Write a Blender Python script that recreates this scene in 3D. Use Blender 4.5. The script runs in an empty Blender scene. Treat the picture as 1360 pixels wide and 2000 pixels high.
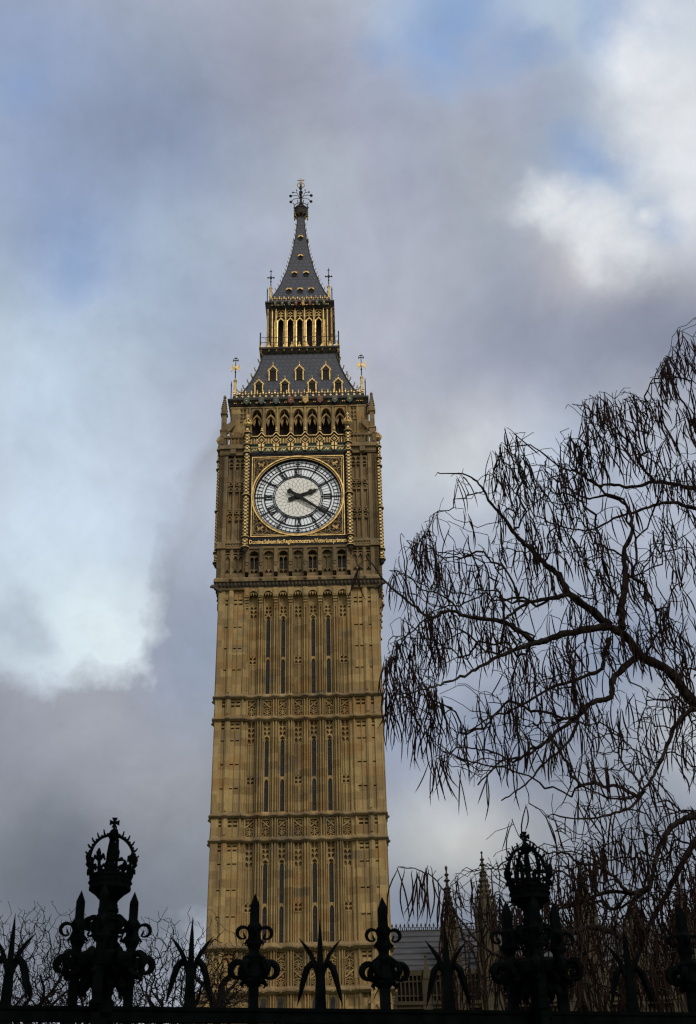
import bpy, bmesh, math, random
from mathutils import Matrix, Vector
import numpy as np
R = math.radians
C = bpy.context.scene.collection
SC = bpy.context.scene
pi = math.pi

# ------------------------------------------------------------------ camera
CAM = Vector((3.985, -95.27, 1.6)); PITCH = R(30.2317); ROLL = R(1.2858); FPX = 2520.66
cam = bpy.data.cameras.new('camera'); cam.sensor_fit = 'VERTICAL'; cam.sensor_height = 36
cam.lens = FPX / 2000 * 36; cam.clip_start = .1; cam.clip_end = 6000
cam.dof.use_dof = True; cam.dof.focus_distance = 70; cam.dof.aperture_fstop = 9
cobj = bpy.data.objects.new('camera', cam); C.objects.link(cobj)
cobj.matrix_world = Matrix.Translation(CAM) @ Matrix.Rotation(pi/2 + PITCH, 4, 'X') @ Matrix.Rotation(-ROLL, 4, 'Z')
SC.camera = cobj
def ray(px, py):
    """direction of a line of sight of the photograph (px of 1360 x 2000), used to read off traced limbs and clouds"""
    a = (px-680)/FPX; b = (1000-py)/FPX
    c, s = math.cos(-ROLL), math.sin(-ROLL)
    a, b = a*c-b*s, a*s+b*c
    return Vector((a, math.cos(PITCH)-b*math.sin(PITCH), math.sin(PITCH)+b*math.cos(PITCH)))
def at(px, py, d):
    """the point standing d metres in front of the camera (measured on the ground)"""
    r = ray(px, py); return CAM + r*(d/r.y)

# ------------------------------------------------------------------ sky, sun, exposure
SUN_EL, SUN_ROT = R(42), R(150)
sun = bpy.data.lights.new('sun', 'SUN'); sun.energy = 1.5; sun.angle = R(18); sun.color = (1, .93, .82)
sobj = bpy.data.objects.new('sun', sun); C.objects.link(sobj)
sd = Vector((math.sin(SUN_ROT)*math.cos(SUN_EL), math.cos(SUN_ROT)*math.cos(SUN_EL), math.sin(SUN_EL)))
sobj.rotation_euler = sd.to_track_quat('Z', 'Y').to_euler()
SC.view_settings.view_transform = 'Standard'; SC.view_settings.look = 'None'
SC.view_settings.exposure = 0; SC.view_settings.gamma = 1; SC.view_settings.use_curve_mapping = False
def lin(c):
    return tuple(((v/255)/12.92 if v/255 <= .04045 else ((v/255+.055)/1.055)**2.4) for v in c)
W = bpy.data.worlds.new('World'); SC.world = W; W.use_nodes = True
def build_sky():
    nt = W.node_tree; N = nt.nodes; L = nt.links
    for n in list(N): N.remove(n)
    def node(t, **k):
        n = N.new(t)
        for a, b in k.items(): setattr(n, a, b)
        return n
    def setin(sock, v):
        if hasattr(v, 'is_output'): L.new(v, sock)
        else: sock.default_value = v
    def M(op, a, b=None, c=None, clamp=False):
        n = node('ShaderNodeMath', operation=op, use_clamp=clamp); setin(n.inputs[0], a)
        if b is not None: setin(n.inputs[1], b)
        if c is not None: setin(n.inputs[2], c)
        return n.outputs[0]
    def VM(op, a, b=None, out=0):
        n = node('ShaderNodeVectorMath', operation=op); setin(n.inputs[0], a)
        if b is not None: setin(n.inputs[1], b)
        return n.outputs[out]
    def mix(f, a, b):
        n = node('ShaderNodeMix', data_type='RGBA'); setin(n.inputs[0], f); setin(n.inputs[6], a); setin(n.inputs[7], b)
        return n.outputs[2]
    def noise(vec, scale, detail, rough, out='Fac', dist=0.):
        n = node('ShaderNodeTexNoise'); L.new(vec, n.inputs['Vector']); n.inputs['Scale'].default_value = scale
        n.inputs['Detail'].default_value = detail; n.inputs['Roughness'].default_value = rough; n.inputs['Distortion'].default_value = dist
        return n.outputs[out]
    tc = node('ShaderNodeTexCoord'); d0 = VM('NORMALIZE', tc.outputs['Generated'])
    w1 = VM('SUBTRACT', noise(d0, 5.0, 6, .6, 'Color'), (.5, .5, .5))
    sc = node('ShaderNodeVectorMath', operation='SCALE'); L.new(w1, sc.inputs[0]); sc.inputs['Scale'].default_value = .075
    d1 = VM('NORMALIZE', VM('ADD', d0, sc.outputs[0]))
    sc2 = node('ShaderNodeVectorMath', operation='SCALE'); L.new(VM('SUBTRACT', noise(d0, 16., 5, .6, 'Color'), (.5, .5, .5)), sc2.inputs[0]); sc2.inputs['Scale'].default_value = .035
    d2 = VM('NORMALIZE', VM('ADD', d1, sc2.outputs[0]))
    sc3 = node('ShaderNodeVectorMath', operation='SCALE'); L.new(VM('SUBTRACT', noise(d0, 9., 5, .55, 'Color'), (.5, .5, .5)), sc3.inputs[0]); sc3.inputs['Scale'].default_value = .13
    d3 = VM('NORMALIZE', VM('ADD', d0, sc3.outputs[0]))
    nA = noise(d0, 9., 8, .6, dist=.6)
    nB = noise(d0, 26., 6, .6)
    sky = node('ShaderNodeTexSky', sky_type='NISHITA'); sky.sun_disc = False; sky.sun_elevation = SUN_EL; sky.sun_rotation = SUN_ROT
    sky.air_density = 1.; sky.dust_density = 1.5
    K = 10.0      # the background strength is 0.1
    def kc(c): return tuple(v*K for v in lin(c)) + (1,)
    def lobe(px, py, rad, vec=None):
        """soft round cloud, rad in degrees, about a direction in the sky"""
        c = ray(px, py).normalized()
        dt = M('MAXIMUM', VM('DOT_PRODUCT', vec or d1, tuple(c), 1), 0.0)
        return M('POWER', dt, 1/(R(rad)**2))
    def field(points, rad, base):
        """smoothly blended cloud tones about directions in the sky"""
        e = 1/(R(rad)**2)+.37; D = np.array([ray(p[0], p[1]).normalized() for p in points])
        G = np.maximum(D @ D.T, 0)**e; b = np.array(kc(base)[:3]); T = np.array([kc(p[2:])[:3] for p in points])-b
        K_ = np.linalg.solve(G+.04*np.eye(len(points)), T); acc = tuple(b)
        for dr, k in zip(D, K_):
            w = M('POWER', VM('DOT_PRODUCT', d1, tuple(float(v) for v in dr), 1), e)
            sn = node('ShaderNodeVectorMath', operation='SCALE'); sn.inputs[0].default_value = tuple(float(v) for v in k); L.new(w, sn.inputs['Scale'])
            acc = VM('ADD', acc, sn.outputs[0])
        return VM('MAXIMUM', acc, (.15, .15, .2))
    col = mix(.06, field(SKY_TONES, 2.5, (172, 178, 190)), sky.outputs[0])
    low = field(CLOUD_TONES, 2.3, (150, 155, 165))
    # open patches where the blue shows through
    for (px, py, rad, w) in SKY_BLUE:
        f = M('MULTIPLY', M('MULTIPLY_ADD', M('ADD', lobe(px, py, rad, d2), M('MULTIPLY', nA, 1.6)), 1.7, -2.1, clamp=True), w)
        col = mix(f, col, mix(.9, sky.outputs[0], kc((122, 156, 204))))
    # clouds with an edge: sum of lobes cut by noise
    nE = M('MULTIPLY_ADD', M('ADD', M('MULTIPLY', nB, .5), M('MULTIPLY', noise(d1, 13., 9, .65), .5)), 1.5, -.75)
    masks = {}
    for ei, (pts, c, gain, w, rag) in enumerate(SKY_EDGES):
        s = None
        for (px, py, rad) in pts:
            l = lobe(px, py, rad, d3 if ei < 2 else d2); s = l if s is None else M('MAXIMUM', s, l)
        s = M('ADD', s, M('MULTIPLY', nE, M('MULTIPLY', M('MULTIPLY_ADD', s, 3.2, -.12, clamp=True), rag)))
        f = M('MULTIPLY', M('SMOOTHSTEP' if False else 'MULTIPLY_ADD', M('SUBTRACT', s, .5), gain, .5, clamp=True), w)
        masks[ei] = f; col = mix(f, col, low if c is None else kc(c))
    for (px, py, rad, c, w, mk) in SKY_LATE:
        f = M('MULTIPLY', lobe(px, py, rad), w, clamp=True)
        if mk is not None: f = M('MULTIPLY', f, masks[mk])
        col = mix(f, col, kc(c))
    # small-scale wisps
    g = M('MULTIPLY_ADD', M('ADD', M('MULTIPLY_ADD', nA, .6, M('MULTIPLY', nB, .28)), M('MULTIPLY', noise(d3, 48., 5, .65), .12)), .80, .60)
    mg = node('ShaderNodeVectorMath', operation='SCALE'); L.new(col, mg.inputs[0]); L.new(g, mg.inputs['Scale'])
    # bright lobe added to unseen sky behind the viewer, to front-light the tower
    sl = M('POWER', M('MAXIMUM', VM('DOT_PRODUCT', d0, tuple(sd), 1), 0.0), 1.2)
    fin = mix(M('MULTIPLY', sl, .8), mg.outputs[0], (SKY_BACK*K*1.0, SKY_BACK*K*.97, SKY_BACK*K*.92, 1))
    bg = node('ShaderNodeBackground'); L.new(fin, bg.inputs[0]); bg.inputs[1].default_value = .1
    out = node('ShaderNodeOutputWorld'); L.new(bg.outputs[0], out.inputs[0])
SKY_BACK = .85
SKY_TONES = [(0,30,150,165,194),(200,40,151,163,188),(420,40,160,168,187),(620,50,166,172,189),(760,40,168,184,209),(905,20,142,170,210),(1000,40,165,185,213),(1100,40,176,195,216),(1200,40,162,185,214),(1320,50,196,210,225),
 (40,190,150,167,198),(200,180,143,156,182),(330,200,137,149,173),(480,190,149,156,175),(620,180,158,163,180),(760,150,162,172,196),(900,170,164,176,198),(1020,130,158,170,196),(1150,190,172,185,202),(1300,180,212,218,226),
 (40,330,152,168,197),(200,340,149,163,190),(330,340,149,162,188),(480,330,162,172,190),(700,300,169,175,190),(850,300,161,168,184),(1000,280,159,168,185),(1130,320,162,181,207),(1220,300,190,200,215),(1270,520,186,190,200),(1040,500,170,173,186),(1150,450,206,210,217),(1215,500,200,204,212),(1330,340,216,220,228),
 (40,450,152,170,200),(150,540,158,178,210),(300,420,166,182,204),(450,470,170,180,198),(720,470,171,176,191),(880,440,167,173,186),(1000,420,174,182,194),(1250,430,180,196,214),(1340,440,212,216,224),
 (40,600,180,197,218),(200,620,180,196,216),(340,620,166,180,202),(460,600,168,178,198),(720,620,178,182,196),(850,620,171,176,190),(1000,580,160,166,180),(1100,640,155,161,177),(1220,620,149,154,170),(1340,600,151,156,170),
 (40,760,196,212,230),(180,760,190,206,224),(330,770,178,190,208),(760,760,184,188,200),(900,740,167,172,187),(1050,730,158,164,181),(1200,720,151,157,172),(1340,740,157,163,178),
 (60,860,197,213,230),(200,900,202,216,232),(340,900,192,204,222),(800,900,196,203,212),(940,860,208,212,218),(1080,860,184,193,208),(1220,850,176,183,197),(1340,880,176,183,197),
 (60,1030,206,221,236),(200,1040,204,219,235),(400,1030,178,188,204),(800,1050,180,188,203),(950,1040,184,192,206),(1100,1040,176,185,200),(1300,1030,174,182,198),
 (40,1180,212,228,239),(150,1200,220,234,240),(240,1230,224,236,242),(100,1290,216,230,239),(400,1180,158,167,184),(790,1200,164,173,190),(950,1200,165,174,190),(1150,1200,160,169,186),(1320,1200,160,169,186),
 (800,1380,161,170,188),(950,1380,155,164,182),(1120,1380,147,157,176),(1300,1340,153,163,181),(800,1500,160,167,182),(950,1500,151,158,172),(1120,1500,145,152,166),(1340,1430,182,187,194),(1300,1550,156,162,172),
 (790,1600,178,182,186),(880,1590,198,199,198),(1000,1620,176,178,181),(1150,1620,144,150,161),(800,1740,141,147,157),(900,1740,145,150,158),(1100,1740,134,140,151),(1300,1740,130,136,147)]
CLOUD_TONES = [(340,1290,147,158,178),(440,1100,166,175,191),(430,1000,176,185,200),(230,1330,157,162,175),(100,1400,157,162,173),(40,1430,151,155,168),(330,1420,155,161,174),(200,1480,152,156,167),(330,1520,154,158,167),(60,1540,138,143,154),(200,1590,135,140,150),(350,1620,138,143,152),(100,1650,112,119,130),
 (250,1700,120,126,137),(380,1720,122,129,139),(60,1740,110,117,128),(200,1800,110,117,128),(350,1830,120,127,138),(60,1930,126,132,144),(300,1930,132,138,150)]
SKY_BLUE = [(905, 20, 1.3, .75), (1000, 85, 1.1, .6), (1040, 90, 1.0, .6), (1190, 45, 1.3, .65), (745, 105, 1.0, .4), (60, 185, 1.2, .3), (150, 540, 1.1, .3), (1130, 300, 1.2, .45), (1175, 340, 1.0, .6), (1250, 440, 1.0, .5), (870, 120, 1.5, .4)]
SKY_EDGES = [
 ([(1075, 390, .8), (1112, 425, 1.0), (1150, 455, 1.05), (1190, 492, 1.1), (1230, 520, .85), (1150, 505, .85), (1262, 465, .5)], (222, 226, 231), 1.15, .9, .7),
 ([(1355, 330, 2.0), (1350, 410, 1.2), (1330, 210, 1.9), (1290, 110, 1.5)], (220, 224, 230), 1.1, .9, .8),
 ([(480, 1150, 3.7), (510, 980, 2.6), (330, 1435, 2.8), (210, 1460, 3.4), (60, 1545, 3.7), (-60, 1540, 3.8), (330, 1580, 4), (120, 1720, 5), (440, 1350, 3.6)], None, 5.2, .97, .55),
 ([(25, 1225, .9), (50, 1250, .7)], (174, 186, 200), 1.4, .7, .6)]
SKY_LATE = []
build_sky()

# ------------------------------------------------------------------ materials
def new_mat(name, base, rough=.8, metal=0., spec=None):
    m = bpy.data.materials.new(name); m.use_nodes = True
    b = m.node_tree.nodes['Principled BSDF']
    b.inputs['Base Color'].default_value = (*base, 1); b.inputs['Roughness'].default_value = rough; b.inputs['Metallic'].default_value = metal
    if spec is not None: b.inputs['Specular IOR Level'].default_value = spec
    return m
def vary(m, c1, c2, scale=3., stretch=(1, 1, 1), detail=5, lo=.35, hi=.65, bump=0.):
    nt = m.node_tree; N = nt.nodes; L = nt.links; b = N['Principled BSDF']
    tc = N.new('ShaderNodeTexCoord'); mp = N.new('ShaderNodeMapping'); mp.inputs['Scale'].default_value = stretch
    L.new(tc.outputs['Object'], mp.inputs[0])
    n = N.new('ShaderNodeTexNoise'); n.inputs['Scale'].default_value = scale; n.inputs['Detail'].default_value = detail; L.new(mp.outputs[0], n.inputs['Vector'])
    r = N.new('ShaderNodeValToRGB'); r.color_ramp.elements[0].position = lo; r.color_ramp.elements[1].position = hi
    r.color_ramp.elements[0].color = (*c1, 1); r.color_ramp.elements[1].color = (*c2, 1)
    L.new(n.outputs['Fac'], r.inputs[0]); L.new(r.outputs[0], b.inputs['Base Color'])
    if bump:
        bp = N.new('ShaderNodeBump'); bp.inputs['Strength'].default_value = bump; L.new(n.outputs['Fac'], bp.inputs['Height']); L.new(bp.outputs[0], b.inputs['Normal'])
    return m
def stone_mat(name, cA, cB, cG, cO, grime=1.0):
    """ashlar: courses of blocks that differ in tone, some grey replacement blocks, soot stains"""
    m = bpy.data.materials.new(name); m.use_nodes = True
    nt = m.node_tree; N = nt.nodes; L = nt.links; b = N['Principled BSDF']; b.inputs['Roughness'].default_value = .9
    b.inputs['Specular IOR Level'].default_value = .2
    tc = N.new('ShaderNodeTexCoord'); sp = N.new('ShaderNodeSeparateXYZ'); L.new(tc.outputs['Object'], sp.inputs[0])
    ad = N.new('ShaderNodeMath'); ad.operation = 'ADD'; L.new(sp.outputs[0], ad.inputs[0]); L.new(sp.outputs[1], ad.inputs[1])
    def uv(su, sv, ou=0., ov=0.):
        cb = N.new('ShaderNodeCombineXYZ')
        for s, k, o, i in ((ad.outputs[0], su, ou, 0), (sp.outputs[2], sv, ov, 1)):
            q = N.new('ShaderNodeMath'); q.operation = 'MULTIPLY_ADD'; q.inputs[1].default_value = k; q.inputs[2].default_value = o
            L.new(s, q.inputs[0]); L.new(q.outputs[0], cb.inputs[i])
        return cb.outputs[0]
    def brick(vec, w, h, c1, c2, mortar, ms, bias=0.):
        n = N.new('ShaderNodeTexBrick'); L.new(vec, n.inputs['Vector']); n.inputs['Scale'].default_value = 1
        n.inputs['Brick Width'].default_value = w; n.inputs['Row Height'].default_value = h
        n.inputs['Mortar Size'].default_value = ms; n.inputs['Bias'].default_value = bias; n.inputs['Mortar Smooth'].default_value = .3
        n.inputs['Color1'].default_value = (*c1, 1); n.inputs['Color2'].default_value = (*c2, 1); n.inputs['Mortar'].default_value = (*mortar, 1)
        return n.outputs['Color']
    def mx(f, a, bb, t='MIX'):
        n = N.new('ShaderNodeMix'); n.data_type = 'RGBA'; n.blend_type = t
        for s, v in ((n.inputs[0], f), (n.inputs[6], a), (n.inputs[7], bb)):
            if hasattr(v, 'is_output'): L.new(v, s)
            else: s.default_value = v if isinstance(v, float) else (*v, 1)
        return n.outputs[2]
    def nz(vec, s, d=4, lo=.4, hi=.6):
        n = N.new('ShaderNodeTexNoise'); n.inputs['Scale'].default_value = s; n.inputs['Detail'].default_value = d; L.new(vec, n.inputs['Vector'])
        r = N.new('ShaderNodeMapRange'); r.inputs[1].default_value = lo; r.inputs[2].default_value = hi; L.new(n.outputs['Fac'], r.inputs[0]); return r.outputs[0]
    base = brick(uv(1, 1), .82, .6, cA, cB, tuple(v*.8 for v in cA), .008)
    # second, wider set of blocks: orange and grey ones here and there
    f1 = brick(uv(1, 1, 3.1, .21), 1.15, .84, (0, 0, 0), (1, 1, 1), (0, 0, 0), 0., -.25)
    r1 = N.new('ShaderNodeMapRange'); r1.inputs[1].default_value = .45; r1.inputs[2].default_value = .9; L.new(f1, r1.inputs[0])
    base = mx(r1.outputs[0], base, cO)
    f2 = brick(uv(1, 1, 7.7, .63), .95, .63, (0, 0, 0), (1, 1, 1), (0, 0, 0), 0., -.3)
    r2 = N.new('ShaderNodeMapRange'); r2.inputs[1].default_value = .5; r2.inputs[2].default_value = .85; L.new(f2, r2.inputs[0])
    pm = nz(uv(.2, .1), 1., 3, .42, .54)
    k = N.new('ShaderNodeMath'); k.operation = 'MULTIPLY'; L.new(r2.outputs[0], k.inputs[0]); L.new(pm, k.inputs[1])
    base = mx(k.outputs[0], base, cG)
    st = nz(uv(1.4, .13), 1., 5, .48, .78)          # vertical run-off stains
    k2 = N.new('ShaderNodeMath'); k2.operation = 'MULTIPLY'; k2.inputs[1].default_value = .6*grime; L.new(st, k2.inputs[0])
    base = mx(k2.outputs[0], base, tuple(v*.62 for v in cG))
    fine = nz(tc.outputs['Object'], 9., 5, .3, .7)
    fn = N.new('ShaderNodeMapRange'); fn.inputs[3].default_value = .82; fn.inputs[4].default_value = 1.12; L.new(fine, fn.inputs[0])
    cbn = N.new('ShaderNodeCombineColor')
    for i in range(3): L.new(fn.outputs[0], cbn.inputs[i])
    base = mx(1.0, base, cbn.outputs[0], 'MULTIPLY')
    L.new(base, b.inputs['Base Color'])
    return m
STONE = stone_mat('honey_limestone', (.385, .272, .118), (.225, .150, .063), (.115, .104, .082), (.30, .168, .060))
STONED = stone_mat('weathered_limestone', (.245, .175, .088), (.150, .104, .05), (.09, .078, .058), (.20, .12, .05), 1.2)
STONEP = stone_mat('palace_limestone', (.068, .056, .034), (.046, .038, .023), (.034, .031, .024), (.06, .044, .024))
DKSTONE = vary(new_mat('dark_brown_stone', (.1, .08, .05), .95), (.035, .027, .018), (.085, .062, .036), 2.)  # darker brown stone for cornice cove, gargoyles and window bars
GOLD = vary(new_mat('gilding', (.9, .6, .22), .42, .7), (.32, .19, .055), (.74, .52, .20), 3.5, lo=.25, hi=.6)
GOLDD = vary(new_mat('dull_gilding', (.5, .32, .1), .45, .6), (.13, .075, .024), (.50, .32, .11), 6., lo=.3, hi=.65)
BLACK = vary(new_mat('black_paint', (.012, .012, .012), .6, spec=.12), (.008, .008, .009), (.022, .020, .018), 5.)
BRONZE = vary(new_mat('dark_cast_iron', (.03, .026, .02), .65, spec=.2), (.016, .014, .012), (.05, .040, .025), 4.)
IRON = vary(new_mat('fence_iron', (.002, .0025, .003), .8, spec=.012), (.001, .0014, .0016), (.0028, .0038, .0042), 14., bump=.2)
GREEN = new_mat('green_paint', (.018, .05, .028), .6)
BLUE = new_mat('dark_teal_paint', (.02, .05, .05), .6)
RED = new_mat('dark_red_paint', (.10, .02, .012), .6)
OPAL = vary(new_mat('opal_glass', (.62, .66, .70), .25), (.80, .85, .90), (.88, .91, .94), .7)
CREAM = vary(new_mat('cream_opal_glass', (.6, .57, .5), .3), (.76, .74, .67), (.82, .80, .73), .9)
DIALI = new_mat('dial_iron', (.012, .012, .015), .6, spec=.15)
GLASS = vary(new_mat('leaded_glass', (.02, .022, .026), .3, spec=.2), (.007, .0075, .0085), (.022, .023, .025), 2.5)
DIMG = vary(new_mat('sky_grey_glass', (.04, .042, .045), .5, spec=.2), (.025, .026, .028), (.05, .05, .052), 1.5)  # grey of reflected sky put into the glass colour
DARK = new_mat('interior_shade', (.012, .010, .008), .95)  # near-black: the shade inside openings put into the colour
def slate_mat():
    m = new_mat('slate_tiles', (.05, .055, .065), .55); nt = m.node_tree; N = nt.nodes; L = nt.links; b = N['Principled BSDF']
    tc = N.new('ShaderNodeTexCoord'); sp = N.new('ShaderNodeSeparateXYZ'); L.new(tc.outputs['Object'], sp.inputs[0])
    ad = N.new('ShaderNodeMath'); ad.operation = 'ADD'; L.new(sp.outputs[0], ad.inputs[0]); L.new(sp.outputs[1], ad.inputs[1])
    cb = N.new('ShaderNodeCombineXYZ'); L.new(ad.outputs[0], cb.inputs[0]); L.new(sp.outputs[2], cb.inputs[1])
    n = N.new('ShaderNodeTexBrick'); L.new(cb.outputs[0], n.inputs['Vector']); n.inputs['Scale'].default_value = 1
    n.inputs['Brick Width'].default_value = .46; n.inputs['Row Height'].default_value = .5; n.inputs['Mortar Size'].default_value = .028
    n.inputs['Color1'].default_value = (.034, .039, .056, 1); n.inputs['Color2'].default_value = (.024, .028, .042, 1); n.inputs['Mortar'].default_value = (.009, .0095, .012, 1)
    L.new(n.outputs['Color'], b.inputs['Base Color'])
    bp = N.new('ShaderNodeBump'); bp.inputs['Strength'].default_value = .5; bp.inputs['Distance'].default_value = .05; L.new(n.outputs['Fac'], bp.inputs['Height']); bp.invert = True
    L.new(bp.outputs[0], b.inputs['Normal']); return m
SLATE = slate_mat()
ROOFP = vary(new_mat('palace_roof_plates', (.13, .14, .16), .6), (.030, .032, .037), (.048, .051, .057), .8, (1, 1, 3))
BARK = vary(new_mat('catalpa_bark', (.04, .03, .025), .9, spec=.05), (.009, .007, .006), (.032, .025, .0215), 14., (1, 1, .4), bump=.4)
POD = vary(new_mat('dry_seed_pod', (.03, .018, .014), .85, spec=.06), (.006, .0035, .003), (.020, .010, .0075), 6.)
TWIG = vary(new_mat('winter_twig_bark', (.03, .026, .022), .9, spec=.05), (.006, .005, .0045), (.016, .0135, .0115), 3.)
GRASS = vary(new_mat('winter_grass', (.05, .07, .025), .95), (.035, .055, .018), (.08, .09, .035), .6)

# ------------------------------------------------------------------ mesh helper
class MB:
    def __init__(s): s.v = []; s.f = []; s.m = []; s.mi = 0; s.k = 0; s.off = (0, 0, 0)
    def P(s, a, o, z):
        """face coordinates: a along the face to the right, o outwards from the axis, z up; k = side of the tower"""
        a += s.off[0]; o += s.off[1]; z += s.off[2]
        k = s.k
        s.v.append((a, -o, z) if k == 0 else (o, a, z) if k == 1 else (-a, o, z) if k == 2 else (-o, -a, z))
        return len(s.v)-1
    def F(s, *i): s.f.append(tuple(i)); s.m.append(s.mi)
    def box(s, a0, a1, o0, o1, z0, z1):
        p = [s.P(a, o, z) for z in (z0, z1) for o in (o0, o1) for a in (a0, a1)]
        for q in ((0, 1, 3, 2), (4, 6, 7, 5), (0, 4, 5, 1), (2, 3, 7, 6), (0, 2, 6, 4), (1, 5, 7, 3)): s.F(*[p[j] for j in q])
    def frus(s, a, o, h0, z0, h1, z1, g0=None, g1=None):
        g0 = h0 if g0 is None else g0; g1 = h1 if g1 is None else g1
        p = [s.P(a+x*h, o+y*g, z) for (h, g, z) in ((h0, g0, z0), (h1, g1, z1)) for y in (-1, 1) for x in (-1, 1)]
        for q in ((0, 1, 3, 2), (4, 6, 7, 5), (0, 4, 5, 1), (2, 3, 7, 6), (0, 2, 6, 4), (1, 5, 7, 3)): s.F(*[p[j] for j in q])
    def prism(s, pts, o0, o1):
        """outline in (a, z) pushed from o0 to o1"""
        n = len(pts); A = [s.P(a, o0, z) for a, z in pts]; B = [s.P(a, o1, z) for a, z in pts]
        s.F(*A); s.F(*B[::-1])
        for i in range(n): j = (i+1) % n; s.F(A[i], B[i], B[j], A[j])
    def plan(s, pts, z0, z1, sc1=None):
        """outline in (a, o) raised from z0 to z1"""
        n = len(pts); A = [s.P(a, o, z0) for a, o in pts]; B = [s.P(a, o, z1) for a, o in (sc1 or pts)]
        s.F(*A); s.F(*B[::-1])
        for i in range(n): j = (i+1) % n; s.F(A[i], B[i], B[j], A[j])
    def ring(s, a, z, r0, r1, o0, o1, n=48, t0=0., t1=2*pi):
        full = abs(t1-t0-2*pi) < 1e-6; m = n if full else n+1; G = []
        for i in range(m):
            t = t0+(t1-t0)*i/n; c, q = math.sin(t), math.cos(t)
            G.append([s.P(a+r*c, o, z+r*q) for r, o in ((r0, o0), (r1, o0), (r1, o1), (r0, o1))])
        for i in range(n):
            A, B = G[i], G[(i+1) % m]
            for j in range(4): jj = (j+1) % 4; s.F(A[j], B[j], B[jj], A[jj])
        if not full: s.F(*G[0]); s.F(*G[-1][::-1])
    def disc(s, a, z, r, o0, o1, n=48):
        s.prism([(a+r*math.sin(2*pi*i/n), z+r*math.cos(2*pi*i/n)) for i in range(n)], o0, o1)
    def bar(s, a0, z0, a1, z1, w, o0, o1, w1=None):
        w1 = w if w1 is None else w1; L = math.hypot(a1-a0, z1-z0) or 1e-6; nx, nz = -(z1-z0)/L/2, (a1-a0)/L/2
        s.prism([(a0+nx*w, z0+nz*w), (a0-nx*w, z0-nz*w), (a1-nx*w1, z1-nz*w1), (a1+nx*w1, z1+nz*w1)], o0, o1)
    def lathe(s, a, o, prof, n=8, ph=None, mf=None):
        ph = pi/n if ph is None else ph; G = [[s.P(a+r*math.cos(ph+2*pi*i/n), o+r*math.sin(ph+2*pi*i/n), z) for i in range(n)] for r, z in prof]
        for j in range(len(G)-1):
            for i in range(n):
                if mf: s.mi = mf(j, i)
                s.F(G[j][i], G[j][(i+1) % n], G[j+1][(i+1) % n], G[j+1][i])
        if mf: s.mi = 0
        s.F(*G[0][::-1]); s.F(*G[-1])
    def tube(s, pts, rs, n=5):
        pts = [Vector(p) for p in pts]; m = len(pts)
        if not hasattr(rs, '__len__'): rs = [rs]*m
        T = [(pts[min(i+1, m-1)]-pts[max(i-1, 0)]) for i in range(m)]
        T = [t.normalized() if t.length > 1e-9 else Vector((0, 0, 1)) for t in T]
        u = T[0].orthogonal().normalized(); G = []
        for i in range(m):
            u = u-T[i]*u.dot(T[i])
            u = u.normalized() if u.length > 1e-6 else T[i].orthogonal().normalized()
            w = T[i].cross(u)
            G.append([s.P(*(pts[i]+(u*math.cos(2*pi*q/n)+w*math.sin(2*pi*q/n))*rs[i])) for q in range(n)])
        for i in range(m-1):
            for q in range(n): s.F(G[i][q], G[i][(q+1) % n], G[i+1][(q+1) % n], G[i+1][q])
        s.F(*G[0][::-1]); s.F(*G[-1])
    def build(s, name, mats, parent=None, smooth=False, recalc=True):
        me = bpy.data.meshes.new(name); me.from_pydata(s.v, [], s.f)
        mats = mats if isinstance(mats, (list, tuple)) else [mats]
        for m in mats: me.materials.append(m)
        me.polygons.foreach_set('material_index', s.m)
        if recalc:
            bm = bmesh.new(); bm.from_mesh(me); bmesh.ops.recalc_face_normals(bm, faces=bm.faces); bm.to_mesh(me); bm.free()
        if smooth: me.polygons.foreach_set('use_smooth', [True]*len(me.polygons))
        me.update(); o = bpy.data.objects.new(name, me); C.objects.link(o)
        if parent: o.parent = parent
        return o
class MW(MB):
    """the same helper with plain world axes"""
    def P(s, x, y, z): s.v.append((x+s.off[0], y+s.off[1], z+s.off[2])); return len(s.v)-1
def empty(name, loc=(0, 0, 0), rz=0, parent=None):
    e = bpy.data.objects.new(name, None); C.objects.link(e); e.location = loc; e.rotation_euler = (0, 0, rz); e.empty_display_size = .5
    if parent: e.parent = parent
    return e
def tag(o, label, cat=None, group=None, kind=None):
    if label: o['label'] = label
    if cat: o['category'] = cat
    if group: o['group'] = group
    if kind: o['kind'] = kind
    return o
def copy_tree(o, parent=None):
    c = o.copy(); C.objects.link(c); c.parent = parent
    for ch in list(o.children): copy_tree(ch, c)
    return c
def arch(a0, a1, zs, zt, n=8, ogee=0.):
    """points of a pointed arch from left springing to right springing"""
    h = (a1-a0)/2; c = (a0+a1)/2; out = []
    for i in range(n+1):
        t = i/n; x = h*math.cos(t*pi/2); f = math.sin(t*pi/2)
        f = f*(1-ogee)+ogee*(t**2.2); out.append((c-x, zs+(zt-zs)*f))
    return out+[(2*c-x, z) for x, z in out[-2::-1]]

# ------------------------------------------------------------------ ground
g = MW(); g.box(-1500, 1500, -400, 2500, -1., 0.); g = g.build('ground', GRASS); g['kind'] = 'structure'

# ------------------------------------------------------------------ clock tower
TW = empty('clock_tower', (0, 0, 0), R(-.103))
tag(TW, 'tall honey stone gothic clock tower with gilded dial and slate spire', 'clock tower')
BAY = 1.143
BAYS = [(i-3)*BAY for i in range(7)]
PIL = [(i-3.5)*BAY for i in range(8)]
STAGES = [(20.1, 27.25, (20.35, 22.8), (22.98, 25.75)), (29.05, 36.2, (29.35, 31.75), (31.93, 34.75)), (38.0, 46.8, (38.25, 41.08), (41.26, 44.45))]
BANDS = [(17.2, 19.95), (27.35, 28.95), (36.3, 37.9)]

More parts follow.
